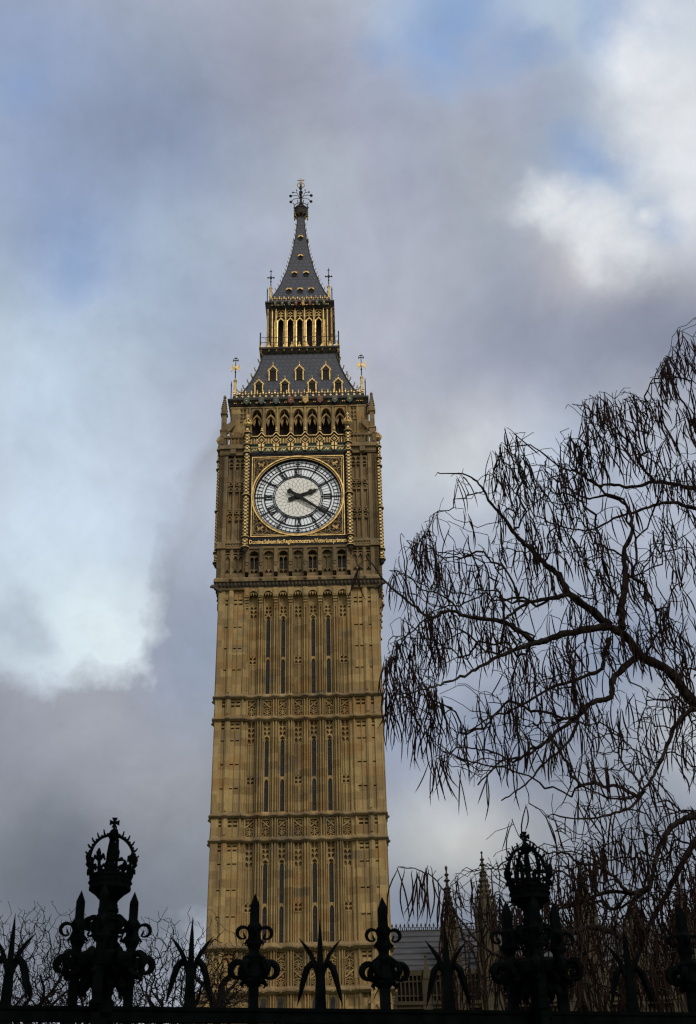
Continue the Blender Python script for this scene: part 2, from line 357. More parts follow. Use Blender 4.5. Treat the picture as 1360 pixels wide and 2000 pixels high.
def pil_plan(a, q=0.):
    return [(a+x, o+q) for x, o in ((-.28, 5.60), (-.28, 5.93), (-.23, 6.0), (-.195, 5.88), (-.165, 5.88), (-.15, 6.06), (-.1, 6.12), (-.045, 6.06), (-.03, 5.92), (.03, 5.92), (.045, 6.06), (.1, 6.12), (.15, 6.06), (.165, 5.88), (.195, 5.88), (.23, 6.0), (.28, 5.93), (.28, 5.60))]
def but_plan(s, notch=False):
    f = 5.80 if notch else 6.0
    p = [(4.02, 5.6), (4.02, 6.06), (4.09, 6.15), (4.17, 6.09), (4.2, 6.0), (4.28, 6.0), (4.285, f), (4.56, f), (4.565, 6.0), (4.6, 6.07), (4.64, 6.0), (4.68, 6.0), (4.685, f), (4.93, f), (4.935, 6.04), (4.98, 6.16), (5.1, 6.22), (5.22, 6.22), (5.34, 6.16), (5.385, 6.04),
         (5.39, f), (5.62, f), (5.625, 6.0), (5.66, 6.07), (5.70, 6.0), (5.74, 6.0), (5.745, f), (5.94, f), (5.945, 6.0), (5.99, 6.09), (6.06, 6.15), (6.12, 6.12), (6.12, 5.6)]
    return [(a*s, o) for a, o in p]
def slices(z0, z1, marks):
    out = []; z = z0
    for m, h in sorted(marks):
        if m > z: out.append((z, m, False))
        out.append((m, m+h, True)); z = m+h
    if z < z1: out.append((z, z1, False))
    return out
def lattice(mb, a0, a1, z0, z1, o0, o1, cols, zrows, b=.05, arches=True):
    """tracery: bars over a deep panel"""
    mb.box(a0-.001, a0+b, o0, o1, z0, z1); mb.box(a1-b, a1+.001, o0, o1, z0, z1)
    for c in range(1, cols):
        x = a0+(a1-a0)*c/cols; mb.box(x-b*.45, x+b*.45, o0, o1-.004, z0, z1)
    zs = [z0]+list(zrows)+[z1]
    for z in zs: mb.box(a0, a1, o0, o1-.008, z-b*.5, z+b*.5)
    if arches:
        w = (a1-a0)/cols
        for i in range(len(zs)-1):
            za, zb = zs[i], zs[i+1]; h = min(w*.8, (zb-za)*.6)
            for c in range(cols):
                x0 = a0+w*c; x1 = x0+w; xm = (x0+x1)/2
                mb.prism([(x0, zb), (x0, zb-h), (xm-w*.16, zb-h*.3), (xm, zb)], o0, o1-.012)
                mb.prism([(x1, zb), (xm, zb), (xm+w*.16, zb-h*.3), (x1, zb-h)], o0, o1-.012)
LANC = (1, 2, 4, 5)
def shaft_side(mb, k):
    mb.k = k
    for z0, z1 in ((0, 15.5),):
        mb.box(-6.05, 6.05, 5.4, 6.1, 0, 15.4)
    zone = [(15.4, 17.2, [], None)] + [(a, b, [], 'band') for a, b in BANDS] + [(s[0], s[1], s[2:], 'win') for s in STAGES]
    for z0, z1, wins, typ in zone:
        for a in PIL[1:-1]: mb.plan(pil_plan(a), z0, z1)
        for s in (-1, 1):
            mb.plan([(s*3.74, 5.6), (s*3.74, 5.92), (s*3.8, 5.98), (s*3.86, 5.92), (s*4.03, 5.92), (s*4.03, 5.6)], z0, z1)
        mk = []
        if typ == 'win':
            L = z1-z0; mk = [(z0+L*f, .10) for f in ((.27, .52, .77) if z1 < 40 else (.24, .44, .64))]
            mk += [(z1-.42, .12), (z1-.72, .14)] if z1 < 40 else [(z1-.9, .13), (z1-1.25, .15)]
        elif typ == 'band': mk = [(z1-.4, .13), (z1-.7, .16)]
        else: mk = [(z1-.5, .3)]
        for s in (-1, 1):
            for za, zb, m in slices(z0, z1, mk): mb.plan(but_plan(s, m), za, zb)
            if typ in ('win', 'band'):      # thin crocketed pier on the middle of each buttress
                mb.frus(s*5.16, 6.2, .09, z0+.3, .05, z1-.15)
        for i, a in enumerate(BAYS):
            x0, x1 = a-BAY/2+.2, a+BAY/2-.2
            if typ == 'win':
                top = z1-.08; wt = wins[1][1]
                if i in LANC:
                    ia, ib = a-.145, a+.145
                    for (p, q) in ((x0, ia), (ib, x1)): mb.box(p, q, 5.5, 5.76, z0, wt+.1)
                    for p in (ia-.05, ib+.05): mb.box(p-.035, p+.035, 5.5, 5.84, z0, wt+.05)
                    mb.box(ia, ib, 5.5, 5.74, z0, wins[0][0])
                    mb.box(ia, ib, 5.5, 5.74, wins[0][1], wins[1][0])
                    for wz in (wins[0][1], wins[1][1]):
                        ap = arch(ia, ib, wz-.34, wz-.02, 5)
                        mb.prism([(ia, wz)]+ap[:6], 5.5, 5.75); mb.prism([(ib, wz)]+ap[5:][::-1][:6], 5.5, 5.75)
                    # hood over the window head
                    hp = arch(ia-.14, ib+.14, wt-.2, wt+.3, 6); hq = arch(ia-.06, ib+.06, wt-.2, wt+.18, 6)
                    mb.prism(hp+hq[::-1], 5.7, 5.86)
                    mb.box(x0, x1, 5.5, 5.76, wt+.1, wt+.22)
                    if z1 < 40: lattice(mb, x0+.08, x1-.08, wt+.25, top, 5.5, 5.77, 2, [wt+.62, wt+.95], .07)
                    else: lattice(mb, x0+.08, x1-.08, wt+.4, z1-1.3, 5.5, 5.77, 2, [wt+.75], .08)
                    for (p, q) in ((x0, x0+.09), (x1-.09, x1)): mb.box(p, q, 5.5, 5.75, wt+.2, z1)
                    if z1 > 40: mb.box(x0, x1, 5.5, 5.74, z1-1.3, z1)
                    # sloped sill
                    mb.plan([(x0, 5.6), (x0, 6.05), (x1, 6.05), (x1, 5.6)], z0, wins[0][0]-.02, [(x0+.1, 5.6), (x0+.1, 5.88), (x1-.1, 5.88), (x1-.1, 5.6)])
                else:
                    zm = (wins[0][1]+wins[1][0])/2-.5
                    hz = wt-.35 if z1 < 40 else wt
                    for (p, q) in ((z0, zm-.02), (zm+.62, hz)):
                        mb.box(x0, x1, 5.5, 5.74, p, q); mb.box(a-.035, a+.035, 5.6, 5.88, p, q)
                        for d in (-.2, .2): mb.box(a+d-.02, a+d+.02, 5.6, 5.82, p, q)
                    lattice(mb, x0+.06, x1-.06, zm, zm+.6, 5.5, 5.78, 2, [zm+.3], .075)
                    for (p, q) in ((x0, x0+.07), (x1-.07, x1)): mb.box(p, q, 5.5, 5.75, zm, zm+.62)
                    if z1 < 40: lattice(mb, x0+.06, x1-.06, hz, top, 5.5, 5.78, 2, [hz+.45, hz+.85, hz+1.2], .07)
                    else:
                        lattice(mb, x0+.06, x1-.06, hz, z1-1.3, 5.5, 5.78, 2, [hz+.4, hz+.75], .08); mb.box(x0, x1, 5.5, 5.74, z1-1.3, z1)
                    for (p, q) in ((x0, x0+.07), (x1-.07, x1)): mb.box(p, q, 5.5, 5.75, hz, z1)
            elif typ is None:
                mb.box(x0, x1, 5.5, 5.74, z0, z1)
mb = MB(); mb.box(-5.58, 5.58, -5.58, 5.58, 0, 47.5)
for k in range(4): shaft_side(mb, k)
mb.build('shaft', STONE, TW)
# broad foot of the shaft
mb = MB()
for k in range(4):
    mb.k = k
    mb.box(-6.5, 6.5, 6.0, 6.55, 0, 13.9)
    mb.plan([(-6.5, 5.9), (-6.5, 6.55), (6.5, 6.55), (6.5, 5.9)], 13.9, 14.6, [(-6.15, 5.9), (-6.15, 6.12), (6.15, 6.12), (6.15, 5.9)])
mb.build('plinth', STONE, TW)
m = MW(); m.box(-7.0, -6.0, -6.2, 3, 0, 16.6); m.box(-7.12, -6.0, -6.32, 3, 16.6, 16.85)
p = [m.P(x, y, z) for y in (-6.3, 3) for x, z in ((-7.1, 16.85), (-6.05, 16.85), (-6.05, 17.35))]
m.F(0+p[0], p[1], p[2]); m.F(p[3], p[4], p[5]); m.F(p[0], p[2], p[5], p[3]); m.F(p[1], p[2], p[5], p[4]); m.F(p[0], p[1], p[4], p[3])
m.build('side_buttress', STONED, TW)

# windows of the front
for s in STAGES:
    for (w0, w1) in s[2:]:
        for i in LANC:
            m = MB(); a = BAYS[i]
            m.box(a-.15, a+.15, 5.57, 5.66, w0, w1)
            m.mi = 1
            for q in range(1, 4): z = w0+(w1-w0)*q/4; m.box(a-.145, a+.145, 5.66, 5.69, z-.02, z+.02)
            m.build('lancet_window', [GLASS, DKSTONE], TW)
for i in LANC:
    m = MB(); a = BAYS[i]; pts = [(a-.16, 15.5), (a-.16, 16.5)]+arch(a-.16, a+.16, 16.5, 16.85, 4)[1:-1]+[(a+.16, 16.5), (a+.16, 15.5)]
    m.prism(pts, 5.85, 5.90); m.build('lancet_window', GLASS, TW)
# carved panels of the three bands
for bi, (z0, z1) in enumerate(BANDS):
    for i, a in enumerate(BAYS):
        m = MB(); x0, x1 = a-.36, a+.36; zz0, zz1 = z0+.22, z1-.2
        m.box(x0, x1, 5.55, 5.66, z0, z1)
        m.box(x0, x1, 5.6, 5.88, z0, zz0); m.box(x0, x1, 5.6, 5.88, zz1, z1)
        m.box(x0, x0+.08, 5.6, 5.885, zz0, zz1); m.box(x1-.08, x1, 5.6, 5.885, zz0, zz1)
        d = 1 if i % 2 else -1; H = zz1-zz0; n = 2 if bi == 0 else 1
        for q in range(n):
            p0, p1 = zz0+H*q/n, zz0+H*(q+1)/n; h = p1-p0
            m.bar(a, p0, a, p0+h*.5, .06, 5.64, 5.84); m.bar(a-.27*d, p0+h*.95, a+.27*d, p0+h*.55, .09, 5.64, 5.85)
            m.ring(a-.15, p0+h*.3, .06, .11, 5.64, 5.82, 8); m.ring(a+.15, p0+h*.3, .06, .11, 5.64, 5.82, 8)
            m.bar(a-.27, p0+h*.02, a-.02, p0+h*.2, .05, 5.64, 5.83); m.bar(a+.27, p0+h*.02, a+.02, p0+h*.2, .05, 5.64, 5.83)
            m.bar(a-.27, p0+h*.42, a, p0+h*.55, .05, 5.64, 5.83); m.bar(a+.27, p0+h*.42, a, p0+h*.55, .05, 5.64, 5.83)
            m.ring(a+.12*d, p0+h*.85, .05, .1, 5.64, 5.84, 8); m.ring(a-.13*d, p0+h*.68, .04, .08, 5.64, 5.84, 8)
            m.lathe(a, 5.8, [(.0, p0+h*.86), (.07, p0+h*.9), (.0, p0+h*.95)], 6)
        m.build('carved_panel', STONE, TW)
# string courses: mouldings that run round every rib
def wavy(q):
    pts = []
    for i in range(-64, 65):
        a = i/64*4.0; w = .5+.5*math.cos(2*pi*(a/BAY-.5)); pts.append((a, 5.9+.26*w**1.5+q))
    for (a, o) in ((4.05, 6.1), (4.1, 6.17), (4.9, 6.15), (5.0, 6.24), (5.16, 6.3), (5.32, 6.24), (5.42, 6.15), (6.05, 6.16)): pts.append((a, o+q)); pts.insert(0, (-a, o+q))
    e = 6.12+q
    pts.append((e, e-.02)); pts.insert(0, (-e, e-.02)); return pts+[(5.4, 5.4), (-5.4, 5.4)]
def string(z, h=.3, out=.17, boss=False):
    m = MB()
    for k in range(4):
        m.k = k
        m.plan(wavy(.02), z-h*.5, z-h*.1, wavy(out)); m.plan(wavy(out), z-h*.1, z+h*.15); m.plan(wavy(out), z+h*.15, z+h*.75, wavy(-.02))
    for k in (0, 1, 3):
        m.k = k
        for a in (PIL[1:-1]+BAYS if boss else []): m.lathe(a, 6.16, [(.05, z-.16), (.11, z-.1), (.11, z+.02), (.04, z+.1)], 6)
    return m.build('string_course', STONED, TW)
for z in (27.25, 29.0, 36.22, 37.95): string(z)
for z in (17.2, 20.0): string(z, .42, .26, True)
# gabled niches at the foot of the corner buttresses
for s in (-1, 1):
    m = MB(); a = s*5.35
    m.box(a-.55, a+.55, 6.3, 6.75, 13.0, 16.2)
    m.prism([(a-.75, 16.2), (a, 17.75), (a+.75, 16.2), (a+.55, 16.2), (a, 17.3), (a-.55, 16.2)], 6.3, 6.9)
    m.prism([(a-.5, 16.2), (a, 17.2), (a+.5, 16.2)], 6.3, 6.62)
    for d in (-.48, .48): m.box(a+d-.09, a+d+.09, 6.7, 6.95, 13, 16.5); m.frus(a+d, 6.82, .1, 16.5, .01, 17.2)
    lattice(m, a-.4, a+.4, 14.2, 16.15, 6.7, 6.88, 2, [14.9, 15.5], .07)
    m.frus(a, 6.75, .07, 17.6, .02, 18.3); m.lathe(a, 6.75, [(.03, 18.2), (.1, 18.35), (.02, 18.5)], 6)
    m.build('gabled_niche', STONE, TW)

# corbel arcade, cornice and gargoyles under the clock stage
m = MB()
for k in (0, 1, 3):
    m.k = k
    for a in PIL[:]:
        c = max(-3.92, min(3.92, a))
        m.box(c-.19, c+.19, 5.6, 6.42, 46.05, 46.82)
        m.box(c-.12, c+.12, 6.42, 6.46, 46.15, 46.7)
        for q, (z, o) in enumerate(((45.85, 6.3), (45.65, 6.2), (45.45, 6.1), (45.28, 6.03))): m.box(c-.17+.015*q, c+.17-.015*q, 5.6, o, z, z+.2)
    for a in BAYS:
        x0, x1 = a-BAY/2+.18, a+BAY/2-.18
        m.prism([(x0, 46.82)]+arch(x0, x1, 46.05, 46.6, 8)+[(x1, 46.82)], 6.0, 6.3)
        for dx in (-.2, 0, .2): m.prism([(a+dx-.1, 46.5), (a+dx, 46.22), (a+dx+.1, 46.5)], 6.0, 6.2)
    m.box(-4.3, 4.3, 5.6, 5.95, 46.82, 46.95)
m.build('corbel_arcade', STONE, TW)
m = MB()
for k in range(4):
    m.k = k
    e = lambda q: [(-q, q-.003), (q, q-.003), (5.3, 5.3), (-5.3, 5.3)]
    m.mi = 1; m.plan(e(6.25), 46.75, 46.9, e(6.32)); m.mi = 0
    m.mi = 2; m.plan(e(6.26), 46.9, 47.35, e(6.42)); m.mi = 1
    m.plan(e(6.52), 47.35, 47.55); m.plan(e(6.52), 47.55, 47.75, e(6.4))
    m.mi = 2
    rnd = random.Random(k)
    for i in range(44):
        a = -6.3+i*.293; m.lathe(a, 6.36+.03*(i % 2), [(.02, 46.95), (.1, 47.05), (.11, 47.2), (.03, 47.33)], 5)
    m.mi = 1
    for a in PIL[1:-1]+[-5.2, 5.2]: m.lathe(a, 6.52, [(.05, 47.4), (.14, 47.47), (.14, 47.58), (.05, 47.68)], 7)
cor = m.build('cornice', [STONE, STONED, DKSTONE], TW)
def gargoyle(sx, sy, z, parent, reach=.75):
    m = MW(); c = Vector((sx*6.2, sy*6.2, z)); d = Vector((sx*.8, sy*.6, 0)).normalized()
    pts = [c-d*.3+Vector((0, 0, -.1)), c+d*reach*.4+Vector((0, 0, .02)), c+d*reach*.75+Vector((0, 0, .12)), c+d*reach+Vector((0, 0, .1)), c+d*(reach+.18)+Vector((0, 0, 0))]
    m.tube(pts, [.2, .17, .12, .16, .06], 6)
    h = c+d*reach*.95+Vector((0, 0, .2)); m.tube([h, h-d*.1+Vector((0, 0, .18))], [.06, .01], 4)
    m.tube([c+d*reach*.3+Vector((0, 0, .1)), c+d*reach*.1+Vector((0, 0, .35)), c-d*.15+Vector((0, 0, .3))], [.05, .08, .02], 4)
    return m.build('gargoyle', DKSTONE, parent)
for sx in (-1, 1): gargoyle(sx, -1, 46.85, cor, .5)

# storey below the dial
def gallery_side(mb, k):
    mb.k = k
    for a in PIL[1:-1]+[-3.96, 3.96]:
        mb.box(a-.15, a+.15, 5.8, 6.42, 48.1, 50.3); mb.box(a-.12, a+.12, 6.42, 6.6, 49.05, 50.25)
        mb.frus(a, 6.42, .13, 48.95, .14, 49.05, .2, .2); mb.box(a-.1, a+.1, 6.4, 6.58, 48.72, 48.95); mb.box(a-.15, a+.15, 6.3, 6.52, 48.45, 48.72); mb.box(a-.13, a+.13, 6.3, 6.6, 48.1, 48.45)
    for i, a in enumerate(BAYS):
        x0, x1 = a-BAY/2+.14, a+BAY/2-.14
        mb.prism([(x0, 50.3)]+arch(x0, x1, 49.55, 50.1, 8)+[(x1, 50.3)], 5.9, 6.3)
        mb.box(x0, x1, 5.7, 6.2, 47.75, 48.15); mb.box(x0, x1, 5.7, 6.1, 48.15, 48.2)
        lattice(mb, x0+.1, x1-.1, 48.12, 48.5, 5.9, 6.18, 2, [], .05)
        mb.box(x0, x0+.12, 5.8, 6.12, 48.1, 49.9); mb.box(x1-.12, x1, 5.8, 6.12, 48.1, 49.9)
        for dx in (-.2, .2): mb.prism(arch(a+dx-.2, a+dx+.2, 49.3, 49.65, 5)+[(a+dx+.2, 49.75), (a+dx-.2, 49.75)], 5.9, 6.1)
        mb.box(a-.035, a+.035, 5.8, 6.1, 48.5, 49.65)
        if i % 2 or k not in (0,): mb.box(x0, x1, 5.7, 5.98, 48.1, 50.2)
        else: mb.box(x0, x1, 5.7, 5.8, 48.1, 48.55)
    for s in (-1, 1):
        for c in (4.68, 5.72):
            a = s*c; x0, x1 = a-.46, a+.46
            mb.box(x0, x1, 5.7, 6.05, 47.9, 50.3)
            mb.box(x0, x1, 6.0, 6.28, 47.75, 48.15); lattice(mb, x0+.02, x1-.02, 48.15, 48.52, 6.0, 6.24, 2, [], .06)
            lattice(mb, x0+.02, x1-.02, 48.52, 49.75, 6.0, 6.24, 2, [], .06); lattice(mb, x0+.02, x1-.02, 49.75, 50.25, 6.0, 6.25, 2, [49.98], .07)
        for c in (4.2, 5.2, 6.22): a = s*c; mb.box(a-.09, a+.09, 5.7, 6.33, 47.75, 50.3)
        mb.box(min(s*6.0, s*6.36), max(s*6.0, s*6.36), 5.7, 6.36, 47.75, 50.3)
    # moulding between the two storeys, flanks only
    for s in (-1, 1):
        x0, x1 = sorted((s*4.3, s*6.5)); mb.box(x0, x1, 5.7, 6.42, 50.3, 50.42); mb.box(x0, x1, 5.7, 6.38, 50.42, 50.72); mb.box(x0, x1, 5.7, 6.48, 50.72, 50.9)
        for q in range(9): xx = s*(4.45+q*.22); mb.box(xx-.06, xx+.06, 6.3, 6.42, 50.48, 50.66)
    mb.box(-4.35, 4.35, 5.7, 6.4, 50.25, 50.45)
def clock_stage_side(mb, k):
    mb.k = k
    for s in (-1, 1):
        for c in (4.72, 5.62):
            a = s*c; x0, x1 = a-.4, a+.4
            mb.box(x0, x1, 5.7, 6.06, 50.9, 59.0)
            mb.box(a-.04, a+.04, 6.0, 6.22, 51.2, 58.6)
            for (p, q) in ((51.25, 53.0), (53.9, 55.65), (56.6, 58.0)):
                for d in (-.37, .37): mb.box(a+d-.035, a+d+.035, 6.0, 6.25, p-.2, q+.2)
            for zc in (53.45, 56.1):      # pierced quatrefoil panels
                for d in (-.19, .19):
                    for e in (-.24, .24): mb.ring(a+d, zc+e, .1, .17, 6.03, 6.24, 8)
                mb.box(a-.4, a+.4, 6.0, 6.25, zc-.5, zc-.43); mb.box(a-.4, a+.4, 6.0, 6.25, zc+.43, zc+.5); mb.lathe(a, 6.24, [(.02, zc-.12), (.11, zc), (.02, zc+.12)], 6)
            lattice(mb, x0, x1, 58.0, 58.75, 6.0, 6.25, 2, [58.3], .07)
            mb.box(x0, x1, 6.0, 6.2, 50.9, 51.2)
        for c in (4.27, 5.17, 6.1): a = s*c; mb.box(a-.07, a+.07, 5.7, 6.3, 50.9, 59.0)
        x0, x1 = sorted((s*6.0, s*6.34)); mb.box(x0, x1, 5.7, 6.34, 50.9, 59.0)
        mb.lathe(s*6.3, 6.3, [(.12, 50.9), (.12, 58.9)], 8)
    # flank cornice and pierced parapet
    for s in (-1, 1):
        x0, x1 = sorted((s*4.3, s*6.42)); mb.box(x0, x1, 5.5, 6.42, 59.0, 59.2); mb.box(x0, x1, 5.5, 6.36, 59.2, 59.55)
        mb.box(x0, x1, 5.5, 6.6, 59.55, 59.8); mb.box(x0, x1, 5.5, 6.5, 59.8, 59.95)
        mb.box(s*5.3-.22, s*5.3+.22, 6.3, 6.56, 59.1, 59.6)
        mb.box(x0, x1, 6.12, 6.36, 59.95, 60.1); mb.box(x0, x1, 6.08, 6.4, 60.75, 60.95)
        n = 7; w = (x1-x0)/n
        for i in range(n+1): xx = x0+w*i; mb.box(xx-.05, xx+.05, 6.15, 6.33, 60.1, 60.75)
        for i in range(n):
            xa, xb = x0+w*i, x0+w*(i+1); mb.prism([(xa, 60.76)]+arch(xa+.04, xb-.04, 60.5, 60.7, 4)+[(xb, 60.76)], 6.17, 6.31)
        if k in (0, 2): mb.box(s*6.3-.16, s*6.3+.16, 6.1, 6.42, 59.95, 60.95)
m = MB()
m.box(-5.75, 5.75, -5.75, 5.75, 47.6, 50.3)
for k in range(4): gallery_side(m, k)
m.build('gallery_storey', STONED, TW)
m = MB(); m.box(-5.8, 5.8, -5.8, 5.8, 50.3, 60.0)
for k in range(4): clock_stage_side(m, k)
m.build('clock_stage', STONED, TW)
for i in (0, 2, 4, 6):
    m = MB(); a = BAYS[i]; m.box(a-.4, a+.4, 5.76, 5.82, 48.5, 49.95); m.mi = 1
    for z in (48.9, 49.25): m.box(a-.4, a+.4, 5.82, 5.85, z-.015, z+.015)
    m.build('gallery_window', [GLASS, STONED], TW)

# ------------------------------------------------------------------ clock faces (front, and the two sides seen edge-on)
DZ = 55.03
def roman(m, txt, ang, r0, r1, o0, o1):
    """numeral drawn radially between r0 and r1, feet to the centre"""
    w = {'I': .17, 'V': .34, 'X': .34}; tot = sum(w[c] for c in txt); u = -tot/2
    def pt(x, r): return (x*math.cos(ang)+r*math.sin(ang), DZ-x*math.sin(ang)+r*math.cos(ang))
    def st(x0, ra, x1, rb, t):
        p = pt(x0, ra); q = pt(x1, rb); m.bar(p[0], p[1], q[0], q[1], t, o0, o1)
    for c in txt:
        h = w[c]
        if c == 'I': st(u+h/2, r0, u+h/2, r1, .06)
        elif c == 'V': st(u+.05, r1, u+h/2, r0, .10); st(u+h-.05, r1, u+h/2, r0, .06)
        else: st(u+.05, r1, u+h-.05, r0, .075); st(u+h-.05, r1, u+.05, r0, .06); st(u+.04, (r0+r1)/2, u+h-.04, (r0+r1)/2, .05)
        st(u+.02, r0, u+h-.02, r0, .05); st(u+.02, r1, u+h-.02, r1, .05)
        u += h
def column(m, a, o):
    """gilt checkered octagonal shaft"""
    zz = [50.35]
    while zz[-1] < 61.3: zz.append(zz[-1]+.155)
    prof = [(.235, z) for z in zz]
    m.lathe(a, o, prof, 8, mf=lambda j, i: 1 if (j+i) % 2 else 0)
    for z in (50.25, 51.15, 55.0, 59.05, 59.85, 61.0):
        m.mi = 0; m.lathe(a, o, [(.24, z-.16), (.33, z-.05), (.33, z+.05), (.24, z+.13)], 8); m.mi = 1; m.lathe(a, o, [(.34, z-.03), (.345, z+.03)], 8)
    m.mi = 0; m.lathe(a, o, [(.06, 49.75), (.2, 49.95), (.26, 50.2), (.26, 50.4)], 8)
def crown_top(m, a, o, z=61.3):
    m.mi = 0; m.lathe(a, o, [(.2, z), (.2, z+.25), (.17, z+.35)], 8, mf=None)
    m.mi = 1; m.lathe(a, o, [(.2, z+.3), (.34, z+.48), (.36, z+.6), (.33, z+.64)], 10); m.mi = 0; m.lathe(a, o, [(.26, z+.62), (.28, z+.72)], 10); m.mi = 1
    for i in range(8):
        t = 2*pi*i/8; m.lathe(a+.33*math.cos(t), o+.33*math.sin(t), [(.03, z+.6), (.075, z+.72), (.0, z+.84)], 5)
        p = [(a+r*math.cos(t), o+r*math.sin(t), zz) for r, zz in ((.3, z+.66), (.27, z+.85), (.15, z+1.0), (.0, z+1.04))]; m.tube(p, .035, 4)
    m.lathe(a, o, [(.03, z+1.0), (.1, z+1.08), (.1, z+1.15), (.03, z+1.25)], 6); m.box(a-.025, a+.025, o-.025, o+.025, z+1.2, z+1.6); m.box(a-.12, a+.12, o-.024, o+.024, z+1.38, z+1.44)
def lion(m, a, z, d, o0, o1):
    m.prism([(a-.16*d, z-.02), (a-.05*d, z+.1), (a+.1*d, z+.1), (a+.2*d, z+.03), (a+.18*d, z-.08), (a-.12*d, z-.1)], o0, o1)
    m.disc(a-.17*d, z+.1, .1, o0, o1+.01, 9)
    for (x, w) in ((-.13, -.22), (-.02, -.16), (.1, -.22), (.2, -.15)): m.bar(a+x*d*.8, z-.05, a+x*d, z+w, .06, o0, o1, .05)
    m.bar(a+.2*d, z+.03, a+.26*d, z+.2, .04, o0, o1); m.bar(a+.26*d, z+.2, a+.14*d, z+.22, .04, o0, o1)
def clock_face(k, full):
    cf = MB(); cf.k = k                                      # the black back board is the part itself
    n = 64
    def sq_ring(r, h, o0, o1):
        """square board with a round hole"""
        P = []; 
        for i in range(n):
            t = 2*pi*i/n; c, q = math.sin(t), math.cos(t); f = h/max(abs(c), abs(q))
            P.append([cf.P(r*c, o, DZ+r*q) if w else cf.P(f*c, o, DZ+f*q) for w, o in ((1, o0), (0, o0), (0, o1), (1, o1))])
        for i in range(n):
            A, B = P[i], P[(i+1) % n]
            for j in range(4): jj = (j+1) % 4; cf.F(A[j], B[j], B[jj], A[jj])
    sq_ring(3.48, 3.96, 6.0, 6.40)
    cf.box(-3.96, 3.96, 6.0, 6.44, 58.99, 59.2); cf.box(-4.1, 4.1, 6.0, 6.42, 50.47, 51.07)
    face = cf.build('clock_face', BLACK, TW)
    m = MB(); m.k = k; m.disc(0, DZ, 3.5, 6.05, 6.14); m.build('dial_glass', OPAL, face)
    # gilded square and round frames
    m = MB(); m.k = k
    for h, w, o in ((3.74, .075, 6.45), (3.57, .03, 6.43)):
        m.box(-h, h, 6.38, o, DZ+h-w, DZ+h); m.box(-h, h, 6.38, o, DZ-h, DZ-h+w); m.box(-h, -h+w, 6.38, o-.003, DZ-h+w, DZ+h-w); m.box(h-w, h, 6.38, o-.003, DZ-h+w, DZ+h-w)
    m.ring(0, DZ, 3.64, 3.75, 6.2, 6.5, 72); m.ring(0, DZ, 3.53, 3.56, 6.2, 6.43, 72)
    m.build('gilded_frame', GOLD, face)
    for s in (-1, 1):
        m = MB(); m.k = k; column(m, s*4.14, 6.62); crown_top(m, s*4.14, 6.62); m.build('gilded_column', [BRONZE, GOLD], face)
    if not full: return face
    m = MB(); m.k = k; m.disc(0, DZ, 1.86, 6.10, 6.165); m.build('dial_centre', CREAM, face)
    m = MB(); m.k = k; o0, o1 = 6.13, 6.20
    m.ring(0, DZ, 3.43, 3.50, o0, o1+.06, 72)
    for r, w in ((3.26, .038), (2.93, .038), (2.70, .085), (2.0, .06), (1.87, .06)): m.ring(0, DZ, r-w/2, r+w/2, o0, o1, 72)
    for i in range(60):
        t = 2*pi*i/60; s, c = math.sin(t), math.cos(t)
        if i % 5 == 0:
            m.bar(2.66*s, DZ+2.66*c, 3.46*s, DZ+3.46*c, .09, o0, o1+.01); m.bar(1.85*s, DZ+1.85*c, 2.02*s, DZ+2.02*c, .06, o0, o1+.01)
            q = 3.1; m.bar((q)*s-.2*c, DZ+q*c+.2*s, q*s+.2*c, DZ+q*c-.2*s, .05, o0, o1+.012)
        else: m.bar(2.92*s, DZ+2.92*c, 3.27*s, DZ+3.27*c, .036, o0, o1-.004)
        for q in (3.26,): m.disc(q*s, DZ+q*c, .05, o0, o1+.015, 6)
        t2 = t+2*pi/120
        for tt in (t,): m.bar(2.03*math.sin(tt), DZ+2.03*math.cos(tt), 2.66*math.sin(tt), DZ+2.66*math.cos(tt), .018, o0, o1-.03)
        m.bar(3.27*s, DZ+3.27*c, 3.45*s, DZ+3.45*c, .016, o0, o1-.03)
    # leaded lattice of the middle, like overlapping petals
    for j, (ra, rb) in enumerate(((.35, .62), (.62, .92), (.92, 1.22), (1.22, 1.52), (1.52, 1.84))):
        nn = 12 if j < 2 else 24
        for i in range(nn):
            t = 2*pi*(i+.5*(j % 2))/nn; d = pi/nn
            for sg in (-1, 1): m.bar(ra*math.sin(t), DZ+ra*math.cos(t), rb*math.sin(t+sg*d), DZ+rb*math.cos(t+sg*d), .017, o0, o1-.03)
    m.build('dial_ironwork', DIALI, face)
    for i, tx in enumerate(('XII', 'I', 'II', 'III', 'IIII', 'V', 'VI', 'VII', 'VIII', 'IX', 'X', 'XI')):
        m = MB(); m.k = k; roman(m, tx, 2*pi*i/12, 2.1, 2.62, 6.13, 6.205); m.build('numeral', DIALI, face)
    def hand(name, ang, pts, o):
        m = MB(); m.k = k; s, c = math.sin(ang), math.cos(ang); P = [(w, r) for r, w in pts]+[(-w, r) for r, w in pts[::-1]]
        m.prism([(x*c+r*s, DZ-x*s+r*c) for x, r in P], o, o+.06); m.disc(0, DZ, .23, o-.1, o+.07, 20); return m.build(name, BLACK, face)
    hand('hour_hand', R(68.5), [(-.82, .1), (-.74, .2), (-.62, .16), (-.45, .17), (-.25, .12), (0, .13), (.6, .12), (.9, .12), (1.0, .2), (1.12, .23), (1.25, .19), (1.33, .1), (1.42, .13), (1.55, .06), (1.8, .01)], 6.25)
    hand('minute_hand', R(126), [(-1.0, .1), (-.94, .2), (-.8, .22), (-.66, .13), (-.4, .13), (0, .17), (.5, .13), (1.6, .10), (2.6, .075), (3.15, .055), (3.3, .01)], 6.33)
